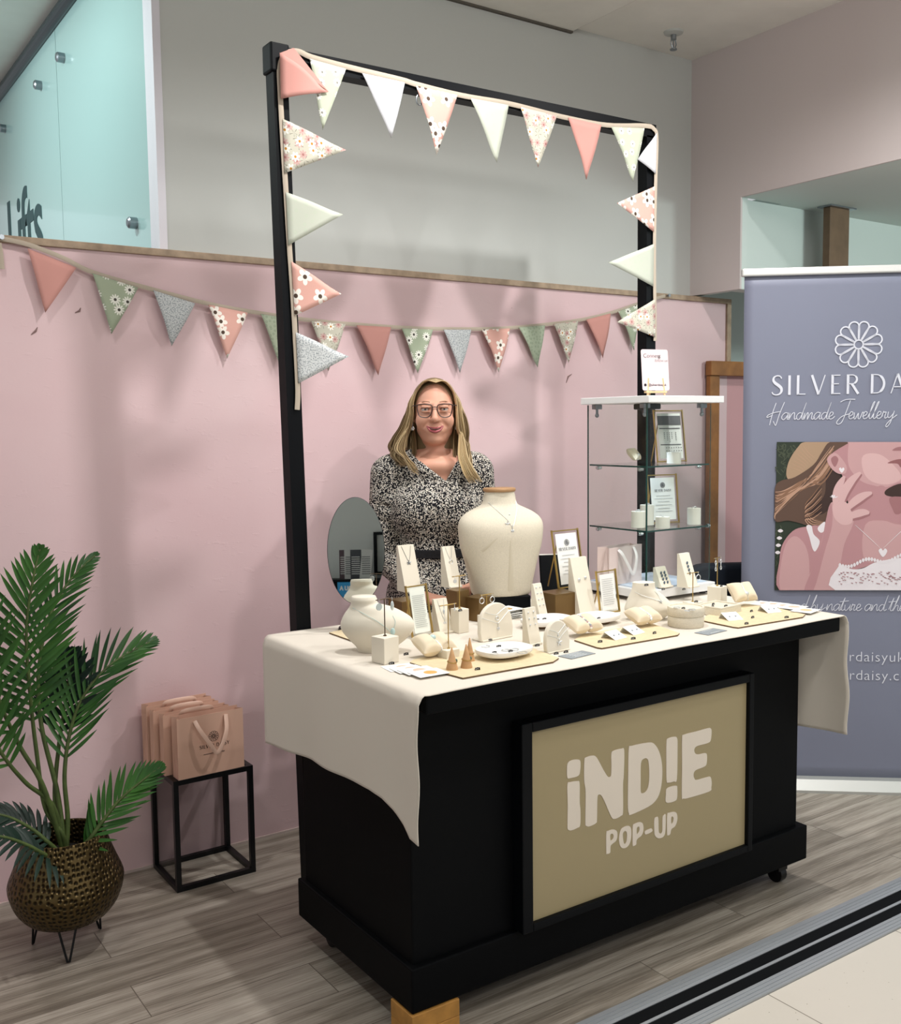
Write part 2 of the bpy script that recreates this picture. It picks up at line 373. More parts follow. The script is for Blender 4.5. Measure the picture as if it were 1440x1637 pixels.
g = G(); g.box2((-3.5, WHITE_Y-.016, CEIL-.03), (3.115, WHITE_Y, CEIL-.022)); g.box2((3.1165, -3, CEIL-.012), (3.1335, WHITE_Y, CEIL+.02)); struct(g, 'gap_shade_strip', M_GAPSHADE)
# lift lobby: frosted mint glass, its inner glow imitated by added near-side spots
m = bpy.data.materials.new('frosted_mint_glass'); m.use_nodes = True; k = N(m)
k.b.inputs['Base Color'].default_value = lin('#b0d2d1'); k.b.inputs['Roughness'].default_value = .16; k.b.inputs['Coat Weight'].default_value = .6; k.b.inputs['Coat Roughness'].default_value = .03; M_MINTG = m
M_RAIL = mat('dark_steel_rail', '#3a4146', .35, metal=.6)
GLX = 1.212; CEIL2 = 3.385; ys = P(95, 220, 0, GLX).y
g = G(); g.box2((GLX, WALL_Y+.062, 1.2), (GLX+.01, ys-.003, CEIL2-.005)); g.box2((GLX, ys+.003, 1.2), (GLX+.01, ys+1.5, CEIL2-.005)); g.box2((GLX, ys+1.506, 1.2), (GLX+.01, 8.5, CEIL2-.005))
g.mi = 1; g.box2((GLX+.003, ys-.003, 1.2), (GLX+.009, ys+.003, CEIL2)); g.box2((GLX+.003, ys+1.5, 1.2), (GLX+.009, ys+1.506, CEIL2)); struct(g, 'wall_glass', [M_MINTG, M_GEDGE])
g = G(); g.cyl((GLX-.012, WHITE_Y+.09, CEIL2-.03), (GLX-.012, 8.5, CEIL2-.03), .028, seg=16); struct(g, 'trim_5', M_RAIL)
M_LILAC = mat('pale_lilac_edge', '#dcd9e0', .6)
g = G(); g.box2((GLX, WHITE_Y-.012, 2.0), (GLX+.028, WHITE_Y+.08, CEIL-.023)); struct(g, 'trim_6', M_LILAC)
for i, (px_, py_, lb) in enumerate(((102, 93, 'steel glass fixing right of the panel seam, near the top rail'), (66, 137, 'steel glass fixing just left of the panel seam, near the top rail'),
                            (9, 206, 'steel glass fixing at the far left photo edge, above the lettering'), (218, 357, 'steel glass fixing low on the glass beside the white wall edge'))):
    g = G(); g.cyl((0, 0, 0), (-.028, 0, 0), .021, seg=20); g.cyl((-.028, 0, 0), (-.034, 0, 0), .021, .014, seg=20)
    tag(g.done('glass_fixing', M_STEEL, smooth=40, loc=P(px_, py_, 0, GLX)), lb, 'fixing', 'steel fixings of the lift glass')
# 'Lifts' lettering on the glass (reads left to right from the shop side)
M_LETT = mat('dark_vinyl_lettering', '#2e4a4d', .6)
me = text_mesh('Lifts', .50, 'RIGHT', .001, .004, spacing=.92)
g = G(); g.mesh(me, Matrix(((0, 0, -1, 0), (-1, 0, 0, 0), (0, 1, 0, 0), (0, 0, 0, 1))) @ Matrix.Diagonal((1.08, 1.16, 1, 1)))
tag(g.done('lettering', M_LETT, loc=(GLX-.0015, P(70, 360, 0, GLX).y, 2.385)), 'dark Lifts lettering on the frosted mint glass at upper left', 'lettering')
# sprinkler
t = thing('fire_sprinkler', 'small metal fire sprinkler hanging from the ceiling near the corner', 'sprinkler', (3.545, 3.35, CEIL))
g = G(); g.lathe([(.045, 0), (.042, -.008), (.02, -.014)], 24); g.done('ceiling_plate', M_WHITEW, t, 40)
g = G(); g.cyl((0, 0, -.01), (0, 0, -.035), .013, seg=12); g.tube([(-.013, 0, -.035), (-.017, 0, -.055), (-.004, 0, -.075)], .003, 6); g.tube([(.013, 0, -.035), (.017, 0, -.055), (.004, 0, -.075)], .003, 6)
g.cyl((0, 0, -.04), (0, 0, -.074), .003, seg=8); g.cyl((0, 0, -.075), (0, 0, -.08), .016, seg=16); g.done('sprinkler_head', M_STEEL, t, 40)
# brown hanging panel and downlight beyond the opening
a = P(1337, 335, 2, 2.60); M_BRONZE = mat('brown_timber_board', '#6f5740', .6, grain=12, var=.15)
b = P(1337, 430, 1, a.y)
t = thing('hanging_panel', 'brown timber panel hanging from the lobby ceiling above the banner', 'panel', (a.x, a.y, 2.609))
sw = 46/ppm(a); g = G(); g.box2((-sw*.55, -.02, -.72), (sw*.55, .02, -.006), .003); g.done('board', M_BRONZE, t); g = G(); g.box2((-sw*.7, -.04, -.006), (sw*.75, .04, 0)); g.done('fixing_plate', M_STEEL, t)
a = P(1372, 411, 2, 2.61)
t = thing('recessed_downlight', 'round recessed downlight in the lobby ceiling right of the timber panel', 'light', tuple(a))
g = G(); g.lathe([(.062, 0), (.062, -.006), (.05, -.008), (.046, 0)], 28, close=True); g.done('ring', M_WHITE, t, 40)
g = G(); g.lathe([(.046, -.001), (.046, -.003)], 28); g.done('lamp_lens', mat('lit_lens', '#ffffff', .3, emit=4), t)

# ================================================================== COUNTER
TT = .93                                                    # upper face of the cloth
def T(px, py): return P(px, py, 2, TT)
CX0, CX1, CY0, CY1 = 1.30, 2.83, 2.095, 2.70
ctr = thing('display_counter', 'black wheeled display counter with a printed olive sign on its front', 'counter', (2.06, 2.4, 0))
o_ = Vector((2.06, 2.4, 0))
def loc(g): g.M = tr(-o_); return g
g = loc(G()); g.box2((CX0, CY0, .19), (CX1, CY1, .88), .004); g.done('body', M_BLACK, ctr)
g = loc(G()); g.box2((1.284, 2.075, .083), (2.862, 2.722, .20), .004); g.done('plinth', M_BLACK, ctr)
g = loc(G()); g.box2((1.272, 1.972, .878), (2.872, 2.832, .925), .005); g.done('countertop', M_BLACK, ctr)
g = loc(G()); fx0, fx1, fz0, fz1 = P(826, 1160, 1, 2.07).x, P(1197, 1090, 1, 2.07).x, .205, .775
px0, px1, pz0, pz1 = P(846, 1165, 1, 2.062).x, P(1193, 1092, 1, 2.062).x, .222, .748
g.box2((fx0, 2.048, fz0-.005), (px0, CY0, fz1), .003); g.box2((px1, 2.048, fz0-.005), (fx1, CY0, fz1), .003); g.box2((px0, 2.048, pz1), (px1, CY0, fz1), .003); g.box2((px0, 2.048, fz0-.005), (px1, CY0, pz0), .003)
fr = g.done('sign_frame', M_BLACKF, ctr)
M_SIGN = mat('olive_sign_print', '#a39471', .35, spec=.4); M_SIGNL = mat('cream_sign_lettering', '#e6dacb', .45)
g = loc(G()); g.box2((px0, 2.062, pz0), (px1, CY0, pz1)); sg = g.done('sign_panel', M_SIGN, ctr)
SGN = dict(
 i_dot=[(132,500),(140,460),(175,437),(225,433),(242,450),(240,520),(225,565),(160,585),(135,580)],
 i_stem=[(135,640),(160,618),(215,610),(235,625),(236,780),(242,850),(240,970),(215,995),(165,1015),(140,1005),(136,970),(138,800)],
 N=[(275,440),(290,415),(340,400),(375,415),(430,515),(465,570),(485,575),(495,555),(497,470),(497,385),(515,360),(580,343),(602,360),(598,560),(592,640),(592,860),(575,895),(525,920),(495,900),(440,775),(415,730),(398,720),(382,745),(378,920),(370,955),(315,982),(290,975),(283,950),(285,700),(273,600)],
 D=[(640,345),(665,320),(800,293),(850,305),(890,370),(912,470),(913,590),(895,700),(860,770),(800,820),(660,885),(640,875),(632,800),(635,560)],
 D_=[(740,460),(765,425),(790,425),(803,460),(808,550),(803,640),(785,690),(755,710),(738,695),(737,600)],
 b_stem=[(950,285),(965,258),(1015,245),(1037,258),(1040,330),(1035,590),(1010,612),(965,622),(950,600),(948,420)],
 b_dot=[(950,675),(985,655),(1030,648),(1038,665),(1036,750),(1015,775),(965,788),(943,775),(945,720)],
 E=[(1078,260),(1095,228),(1200,200),(1290,175),(1315,178),(1320,210),(1312,275),(1285,298),(1200,322),(1178,350),(1185,380),(1210,390),(1265,380),(1282,395),(1280,460),(1262,490),(1190,520),(1172,555),(1180,590),(1200,600),(1280,578),(1310,575),(1320,610),(1318,660),(1300,695),(1130,748),(1090,752),(1076,735),(1078,500)],
 P1=[(455,1040),(470,1020),(510,1008),(540,1020),(546,1060),(535,1100),(505,1125),(490,1145),(488,1190),(480,1203),(460,1208),(455,1195)], P1_=[(488,1050),(505,1042),(515,1055),(512,1080),(495,1098),(488,1090)],
 O=[(560,1070),(575,1010),(605,985),(640,978),(658,1000),(660,1060),(648,1120),(620,1155),(585,1160),(565,1130)], O_=[(590,1050),(600,1025),(615,1020),(625,1045),(622,1100),(610,1125),(598,1115)],
 P2=[(672,985),(690,960),(730,947),(755,960),(760,1010),(745,1055),(715,1080),(703,1100),(700,1130),(680,1142),(672,1130)], P2_=[(705,1000),(715,985),(725,985),(728,1010),(718,1035),(706,1045)],
 dash=[(775,1020),(820,1000),(832,1005),(830,1025),(785,1047),(772,1040)],
 U=[(850,925),(870,905),(882,915),(885,1010),(890,1035),(905,1040),(915,1020),(916,960),(918,905),(930,888),(943,890),(940,1020),(925,1065),(890,1080),(860,1065),(850,1030)],
 P3=[(955,890),(975,870),(1015,863),(1035,880),(1038,930),(1020,980),(990,1005),(980,1045),(962,1055),(955,1040)], P3_=[(988,910),(1000,900),(1008,915),(1004,945),(990,960)])
loops = []
for nm, pl in SGN.items():
    q = [P(880+x/5.143, 1130+y/5.144, 1, 2.062) for x, y in pl]
    loops.append([(v.x, v.y) for v in smooth_pts([(v.x, v.z, 0) for v in q], 4, True)])
g = loc(G()); g.mesh(curve_mesh(loops, .0008), Matrix(((1, 0, 0, 0), (0, 0, -1, 2.0612), (0, 1, 0, 0), (0, 0, 0, 1)))); g.done('sign_lettering', M_SIGNL, sg)
for x, y in ((1.36, 2.64), (2.79, 2.14), (2.79, 2.64), (1.36, 2.2)):
    g = loc(G()); g.cyl((x-.014, y, .03), (x+.014, y, .03), .03, seg=18); g.box((x, y, .06), (.045, .05, .03)); g.box((x, y, .08), (.07, .07, .012)); g.done('castor', M_BLACKM, ctr, 40)
g = G(); M_PLY = mat('plywood_wedge', '#b98540', .6, grain=20, var=.2)
a = P(690, 1600, 1, 2.08)
g.box2((-.03, -.06, 0), (.115, .045, .036), .002); g.box2((-.03, -.06, .0365), (.115, .045, .081), .002)
tag(g.done('wooden_block', M_PLY, loc=(1.31, 2.13, 0)), 'small plywood packing block under the front left corner of the black counter', 'block')

# tablecloth: flat on the top, hanging over both ends
def cloth():
    g = G(); nu, nv = 140, 60; x0, x1, y0, y1 = 1.268, 2.878, 1.966, 2.838; verts = {}
    def left_drop(s): # s 0 front .. 1 back : length of the hang, longest at the front corner
        pts = [(0, .372), (.05, .37), (.085, .345), (.13, .322), (.19, .303), (.25, .298), (.40, .303), (.65, .316), (.82, .332), (1, .345)]
        for (a, b), (c, d) in zip(pts, pts[1:]):
            if s <= c: return b+(d-b)*(s-a)/(c-a)
        return pts[-1][1]
    def right_drop(s): return .412+.01*math.sin(s*3)
    W = x1-x0
    def pos(u, v):    # u across (incl. both hangs), v front->back
        y = y0+(y1-y0)*v; R = .02
        yy = y+.004*math.sin(u*40)*(1 if v < .02 else 0)
        if u < .3:
            t = (.3-u)/.3; L = left_drop(v); d = t*L
            if d < R*1.57: a = d/R; return (x0-R*math.sin(a)+.0, yy, TT-R+R*math.cos(a))
            dz = d-R*1.57; wv = (.010*math.sin(v*9+1)+.006*math.sin(v*21))*min(1, dz*4)
            return (x0-R-.004+wv*.6-.022*dz*(1-v), yy+.004*dz, TT-R-dz)
        if u > .7:
            t = (u-.7)/.3; L = right_drop(v); d = t*L
            if d < R*1.57: a = d/R; return (x1+R*math.sin(a), yy, TT-R+R*math.cos(a))
            dz = d-R*1.57; wv = (.016*math.sin(v*8+2.6)+.008*math.sin(v*17))*min(1, dz*4)
            return (x1+R+.004+wv-.02*dz*0, yy-.012*dz, TT-R-dz)
        x = x0+W*(u-.3)/.4
        wr = .0018*max(0, math.sin(x*31+v*7)*math.sin(v*13+x*9))*max(0, .16-(x-x0))*6
        edge = .003*max(0, 1-v/.035)
        return (x, yy, TT-.0006+wr-edge*.8)
    g.grid(pos, nu, nv)
    n0 = len(g.v)
    o = g.done('tablecloth', M_CLOTH, smooth=60)
    md = o.modifiers.new('thickness', 'SOLIDIFY'); md.thickness = .0025; md.offset = 0
    tag(o, 'cream cotton tablecloth draped over the top and both ends of the black counter', 'tablecloth')
cloth()

# ================================================================== GANTRY FRAME behind the counter
FY = 2.872
gx0b, gx0t = P(483, 1003, 1, FY).x, P(442, 100, 1, FY).x
gx1, gx1t = P(1034, 600, 1, FY).x, P(1034, 230, 1, FY).x
ft = thing('gantry_frame', 'tall black square-tube frame standing behind the counter', 'frame', ((gx0b+gx1)/2, FY, 0))
o_ = Vector(((gx0b+gx1)/2, FY, 0)); hz = .0245; GT = P(442, 72, 1, FY-hz).z
xb0 = gx0b+(gx0b-gx0t)*.93/1.72*.6
def post(xb, xt, zt):
    g = G(); vs = [(xb-hz, FY-hz, 0), (xb+hz, FY-hz, 0), (xb+hz, FY+hz, 0), (xb-hz, FY+hz, 0), (xt-hz, FY-hz, zt), (xt+hz, FY-hz, zt), (xt+hz, FY+hz, zt), (xt-hz, FY+hz, zt)]
    g.M = tr(-o_); g.push(vs, [[3, 2, 1, 0], [4, 5, 6, 7], [0, 1, 5, 4], [1, 2, 6, 5], [2, 3, 7, 6], [3, 0, 4, 7]]); return g
p_ = post(xb0, gx0t-.002, GT).done('post', M_BLACKF, ft); p_['label'] = 'left post'
p_ = post(gx1, gx1t, GT-.035).done('post', M_BLACKF, ft); p_['label'] = 'right post'
g = G(); g.M = tr(-o_); zr = P(1040, 198, 1, FY-hz).z
vs = [(gx0t+hz, FY-hz, GT-.05), (gx1t+hz, FY-hz, zr-.05), (gx1t+hz, FY+hz, zr-.05), (gx0t+hz, FY+hz, GT-.05), (gx0t+hz, FY-hz, GT), (gx1t+hz, FY-hz, zr), (gx1t+hz, FY+hz, zr), (gx0t+hz, FY+hz, GT)]
g.push(vs, [[3, 2, 1, 0], [4, 5, 6, 7], [0, 1, 5, 4], [1, 2, 6, 5], [2, 3, 7, 6], [3, 0, 4, 7]]); g.done('beam', M_BLACKF, ft)
g = G(); g.M = tr(-o_); g.box((gx0t-.002, FY, GT-.035), (.062, .062, .085), .006); g.done('corner_cap', M_BLACKF, ft)
g = G(); g.M = tr(-o_); q = P(670, 160, 1, FY-hz-.004); g.torus((q.x, q.y, q.z+.0), .011, .002, rot(PI/2, 'X') @ Matrix.Diagonal((1, 1.5, 1, 1)), 16, 6); g.done('hook', M_STEEL, ft, 40)
# ================================================================== FABRICS for the bunting (patterns are printed on the cloth)
def fabric(name, base, layers):
    """layers: (kind, cell size m, radius, petals, petal colour, centre colour, offset)"""
    m = bpy.data.materials.new(name); m.use_nodes = True; k = N(m)
    uv = k.coord('UV'); col = lin(base)
    for kind, cell, rad, pet, pc, cc, off in layers:
        mp = k.add('ShaderNodeMapping'); mp.inputs['Scale'].default_value = (1/cell, 1/cell, 1); mp.inputs['Location'].default_value = (off, off*1.7, 0); k.link(uv, mp.inputs[0])
        vo = k.add('ShaderNodeTexVoronoi'); vo.voronoi_dimensions = '2D'; vo.inputs['Scale'].default_value = 1; vo.inputs['Randomness'].default_value = .75; k.link(mp.outputs[0], vo.inputs['Vector'])
        sub = k.add('ShaderNodeVectorMath'); sub.operation = 'SUBTRACT'; k.link(mp.outputs[0], sub.inputs[0]); k.link(vo.outputs['Position'], sub.inputs[1])
        sx = k.add('ShaderNodeSeparateXYZ'); k.link(sub.outputs[0], sx.inputs[0])
        r = vo.outputs['Distance']; th = k.math('ARCTAN2', sx.outputs[1], sx.outputs[0])
        if kind == 'daisy':
            lim = k.math('MULTIPLY_ADD', k.math('ABSOLUTE', k.math('COSINE', k.math('MULTIPLY', th, pet/2))), rad*.55, rad*.45)
            f = k.math('LESS_THAN', r, lim); c = k.math('LESS_THAN', r, rad*.27)
            col = k.mix(f, col, lin(pc)); col = k.mix(c, col, lin(cc))
        elif kind == 'ring':
            a = k.math('LESS_THAN', k.math('ABSOLUTE', k.math('SUBTRACT', r, rad)), rad*.25); col = k.mix(a, col, lin(pc))
        elif kind == 'sprig':
            a = k.math('LESS_THAN', k.math('ABSOLUTE', k.math('SINE', k.math('MULTIPLY', th, pet/2))), .16)
            a = k.math('MULTIPLY', a, k.math('LESS_THAN', r, rad)); col = k.mix(a, col, lin(pc))
        elif kind == 'speck':
            n = k.noise(uv, 1/cell, 4, .75); col = k.mix(k.math('GREATER_THAN', n, rad), col, lin(pc))
    k.link(col, k.b.inputs['Base Color']) if not isinstance(col, tuple) else setattr(k.b.inputs['Base Color'], 'default_value', col)
    k.b.inputs['Roughness'].default_value = .95; k.b.inputs['Specular IOR Level'].default_value = .1
    k.bump(k.noise(k.coord(), 260, 2), .12, .001); return m
FAB = dict(
 coral=fabric('coral_cotton', '#cc958c', []),
 sage_daisy=fabric('sage_daisy_cotton', '#aab49c', [('daisy', .052, .36, 11, '#efeee4', '#4e4a44', .31)]),
 grey=fabric('grey_speckled_cotton', '#cfd1d1', [('speck', .005, .53, 0, '#8f969a', '', 0)]),
 pink_daisy=fabric('pink_flower_cotton', '#d9a89c', [('daisy', .06, .42, 5, '#f4ece2', '#5a4a40', .12)]),
 sage=fabric('sage_dotted_cotton', '#b3bda6', [('ring', .016, .2, 0, '#8b9a84', '', .4)]),
 floral=fabric('cream_meadow_cotton', '#c8c4b4', [('sprig', .037, .40, 5, '#5d5a50', '', .7), ('daisy', .043, .33, 8, '#c7a39d', '#a97570', .23), ('daisy', .05, .30, 7, '#f3efe4', '#c58a3c', .55)]),
 pale=fabric('pale_green_cotton', '#c0c4b6', [('ring', .03, .13, 0, '#bcc5b2', '', .2)]),
 pale_daisy=fabric('pale_green_daisy_cotton', '#bec4b0', [('daisy', .045, .3, 9, '#f3f2ea', '#8d8b80', .6)]),
 white=fabric('white_cotton', '#d2d2d6', [('speck', .02, .62, 0, '#dcdcdf', '', 0)]))
M_TAPE = mat('cream_bias_tape', '#b9ac9c', .95, spec=.1, bump=(500, .1, .001))
def flag(parent, org, a, b, t, fab, plane_y, bulge=.008, turn=0):
    A, B, Q = (P(x, y, 1, plane_y) for x, y in (a, b, t)); n = 9; g = G(); uvs = []
    U = (B-A).normalized(); Nn = U.cross(Q-A).normalized(); Vv = Nn.cross(U)
    if Nn.y > 0: Nn = -Nn
    idx = {}; vs = []
    for i in range(n+1):
        for j in range(n+1-i):
            s, q = i/n, j/n; p = A*(1-s-q)+B*q+Q*s
            d = bulge*math.sin(PI*min(1, s*1.2))*(1 if turn == 0 else (.4+q*turn))+.004*math.sin(7*s+5*q+A.x*9)*s
            idx[i, j] = len(vs); vs.append(p+Nn*d-Vector(org)); uvs.append(((p-A).dot(U)+A.x*3.1, (p-A).dot(Vv)+A.z*2.3))
    fs = []
    for i in range(n):
        for j in range(n-i):
            fs.append([idx[i, j], idx[i, j+1], idx[i+1, j]])
            if j < n-i-1: fs.append([idx[i, j+1], idx[i+1, j+1], idx[i+1, j]])
    g.push(vs, fs); g.uv = uvs
    o = g.done('flag', FAB[fab], parent, smooth=80)
    md = o.modifiers.new('cloth_thickness', 'SOLIDIFY'); md.thickness = .0014; md.offset = 0
    return o
FLAB = dict(coral='plain coral flag', sage_daisy='sage green daisy flag', grey='grey speckled flag', pink_daisy='pink flower flag', sage='sage green dotted flag', floral='cream meadow flower flag', pale='pale green flag', pale_daisy='pale green daisy flag', white='white flag')
def tape(parent, org, pts, y, w, seg=6):
    q = smooth_pts([P(a, b, 1, y if len(c) == 0 else c[0])-Vector(org) for a, b, *c in pts], 6)
    g = G(); g.tube(q, w, 8, flat=.22, up=(0, -1, 0)); return g.done('tape', M_TAPE, parent, smooth=60)
# bunting tied round the frame
BY = FY-hz-.006
org = (gx0t, BY, 1.9); t = thing('flag_bunting', 'cotton flag bunting tied around the tall black frame', 'bunting', org)
tape(t, org, [(475, 655), (476, 620), (472, 540), (468, 470), (463, 400), (458, 320), (453, 240), (448, 150), (447, 108), (455, 88), (475, 82), (500, 92), (560, 108), (640, 127), (670, 136), (740, 153), (815, 166), (900, 187), (970, 200), (1030, 201), (1045, 206), (1050, 222), (1048, 290), (1046, 400), (1047, 500), (1047, 545)], BY, .0085)
for a, b, tp, fb in (
  ((495, 94), (553, 110), (515, 208), 'pale_daisy'), ((579, 117), (647, 132), (625, 221), 'white'), ((665, 137), (731, 152), (699, 247), 'pink_daisy'),
  ((752, 157), (813, 168), (794, 260), 'pale'), ((832, 171), (890, 185), (859, 268), 'floral'), ((908, 188), (961, 200), (938, 287), 'coral'), ((977, 203), (1030, 205), (1012, 290), 'pale_daisy'),
  ((1050, 212), (1048, 278), (1018, 255), 'white'), ((1046, 298), (1045, 371), (985, 325), 'pink_daisy'), ((1045, 390), (1044, 458), (971, 420), 'pale'), ((1047, 478), (1047, 539), (985, 515), 'floral'),
  ((452, 190), (455, 277), (553, 240), 'floral'), ((457, 307), (461, 392), (548, 343), 'pale'), ((466, 418), (471, 505), (545, 470), 'pink_daisy'), ((473, 531), (477, 613), (557, 570), 'grey')):
    f = flag(t, org, a, b, tp, fb, BY-.004, .003); f['label'] = FLAB[fb]
# the big coral flag at the corner folds over the tape
f = flag(t, org, (447, 84), (449, 158), (525, 147), 'coral', BY-.012, .014); f['label'] = 'coral flag folded over the frame corner'
g = G(); A, B, Q = (P(x, y, 1, BY-.012) for x, y in ((447, 85), (525, 147), (470, 76))); g.push([A-Vector(org), B-Vector(org), Q-Vector(org)+Vector((0, .004, 0))], [[0, 1, 2]]); g.uv = [(0, 0), (.1, 0), (.05, .1)]
o = g.done('flag_fold', FAB['coral'], t); md = o.modifiers.new('cloth_thickness', 'SOLIDIFY'); md.thickness = .0014
# bunting along the pink wall
WY = WALL_Y-.02; org = (2.2, WY, 1.9)
t = thing('flag_bunting', 'long swag of cotton flag bunting pinned along the pink wall', 'bunting', org)
tape(t, org, [(-40, 374, WY-.004), (0, 381), (45, 391), (100, 412), (150, 436), (245, 463), (335, 486), (400, 498), (480, 510), (560, 518), (650, 524), (720, 526), (800, 525), (870, 519), (930, 511), (980, 499), (1025, 484), (1063, 473)], WY, .0075)
for a, b, tp, fb in (
  ((44, 397), (122, 428), (72, 500), 'coral'), ((148, 437), (221, 460), (178, 534), 'sage_daisy'), ((245, 464), (312, 485), (275, 553), 'grey'), ((333, 487), (396, 500), (363, 573), 'pink_daisy'),
  ((417, 502), (475, 511), (448, 588), 'sage'), ((497, 513), (552, 518), (525, 593), 'floral'), ((570, 520), (625, 523), (605, 600), 'coral'), ((642, 525), (692, 527), (667, 597), 'sage_daisy'), ((709, 527), (753, 527), (735, 596), 'grey'),
  ((770, 527), (815, 525), (798, 595), 'pink_daisy'), ((829, 523), (871, 520), (859, 587), 'sage'), ((885, 518), (924, 513), (908, 580), 'floral'), ((937, 511), (976, 501), (964, 572), 'coral'), ((988, 498), (1022, 486), (1014, 560), 'sage_daisy')):
    f = flag(t, org, a, b, tp, fb, WY-.006, .006); f['label'] = FLAB[fb]
g = G(); q = [P(x, y, 1, WY)-Vector(org) for x, y in ((-2, 388), (1, 405), (3, 430))]; g.tube(q, .008, 8, flat=.25, up=(0, -1, 0)); g.done('tape_end', M_TAPE, t)
# pegs for the swag
for x, y, lb in ((0, 381, 'small dull peg pinning the wall bunting at the left photo edge'), (1063, 473, 'small dull peg pinning the right end of the wall bunting')):
    q = P(x, y, 1, WALL_Y); g = G(); g.cyl((0, 0, 0), (0, -.026, 0), .004, seg=10); g.cyl((0, -.026, 0), (0, -.03, 0), .008, seg=12)
    tag(g.done('wall_peg', M_STEEL, smooth=40, loc=q), lb, 'peg', 'pegs of the wall bunting')
# two little splinter scars on the wall
M_SCAR = mat('bare_splinter', '#8a6f6c', .8)
for pts, lb in (([(120, 500), (127, 497), (129, 492)], 'small splinter scar in the pink wall below the sage daisy flag'), ([(50, 535), (57, 529), (60, 523)], 'small splinter scar in the pink wall low below the first coral flag'), ([(905, 612), (908, 602), (914, 598)], 'small splinter scar in the pink wall right of the woman')):
    q0 = P(*pts[0], 1, WALL_Y-.001); g = G(); g.tube([P(*p, 1, WALL_Y-.001)-q0 for p in pts], [.0015, .004, .0012], 6); tag(g.done('wall_scar', M_SCAR, loc=q0), lb, 'scar', 'splinter scars in the pink wall')

# ================================================================== STROKE LETTERING
def arc(cx, cy, rx, ry, a0, a1, n=14): return [(cx+rx*math.cos(math.radians(a0+(a1-a0)*i/n)), cy+ry*math.sin(math.radians(a0+(a1-a0)*i/n))) for i in range(n+1)]
TH, TK = .05, .125
CAPS = {  # width, strokes (pts, width or list) in units of cap height
 'S': (.55, [([(.50, .84), (.44, .95), (.30, .99), (.13, .92), (.09, .76), (.18, .62), (.34, .50), (.48, .36), (.50, .19), (.40, .05), (.22, .005), (.08, .06), (.03, .16)], [.06, .06, .06, .08, .12, .15, .16, .15, .12, .08, .06, .06, .05])]),
 'I': (.16, [([(.08, 0), (.08, 1)], TK)]),
 'L': (.48, [([(.08, 0), (.08, 1)], TK), ([(.08, .03), (.46, .03)], TH)]),
 'V': (.70, [([(.02, 1), (.36, 0)], TK), ([(.68, 1), (.37, .02)], TH)]),
 'E': (.50, [([(.08, 0), (.08, 1)], TK), ([(.08, .97), (.47, .97)], TH), ([(.08, .53), (.40, .53)], TH), ([(.08, .03), (.48, .03)], TH)]),
 'R': (.60, [([(.08, 0), (.08, 1)], TK), ([(.08, .97)]+arc(.28, .745, .24, .225, 90, -90)+[(.08, .52)], [TH]*5+[.10]*8+[TH]*4), ([(.27, .52), (.60, .0)], TK)]),
 'D': (.72, [([(.08, 0), (.08, 1)], TK), ([(.08, .97)]+arc(.27, .5, .40, .47, 90, -90)+[(.08, .03)], [TH]*4+[.12]*9+[TH]*4)]),
 'A': (.72, [([(.34, 1), (.68, 0)], TK), ([(.34, 1), (.03, 0)], TH), ([(.13, .33), (.55, .33)], TH)]),
 'Y': (.64, [([(.02, 1), (.32, .46)], TK), ([(.62, 1), (.33, .46)], TH), ([(.32, 0), (.32, .48)], TK)]), ' ': (.28, [])}
def caps(g, txt, h, M, gap=.2, tight=1.0):
    W = sum((CAPS[c][0]+gap) for c in txt)-gap; x = -W/2
    for c in txt:
        w_, st = CAPS[c]
        for pts, wd in st:
            if len(pts) > 2 and c == 'S':
                p2 = smooth_pts([(a, b, 0) for a, b in pts], 3); wl = [np.interp(i/3, range(len(wd)), wd) for i in range(len(p2))]; pts, wd = [(q.x, q.y) for q in p2], [float(v) for v in wl]
            if isinstance(wd, list): wd = (wd+[wd[-1]]*50)[:len(pts)]
            g.strip([((x+a)*h, b*h) for a, b in pts], [v*h for v in wd] if isinstance(wd, list) else wd*h, M)
        x += w_+gap
    return W*h
def flower(g, R, M, w=None):
    w = w or R*.045
    for q in range(12):
        a0 = 2*PI*(q+.5)/12; pts = []
        for s in range(15):
            u = s/14; aa = a0+(u-.5)*2*PI/12*(1.0); 
        hw = R*math.tan(PI/12)*.80
        prof = [(.20, -.2), (.55, -.60), (.78, -.93), (.90, -.85), (.98, -.45), (1, 0), (.98, .45), (.90, .85), (.78, .93), (.55, .60), (.20, .2)]
        pts = [(R*r*math.cos(a0)-hw*s*math.sin(a0)*1.0, R*r*math.sin(a0)+hw*s*math.cos(a0)) for r, s in prof]
        g.strip([(v.x, v.y) for v in smooth_pts([(a, b, 0) for a, b in pts], 3)], w, M)
    g.strip(arc(0, 0, R*.19, R*.19, 0, 360, 24), w, M)
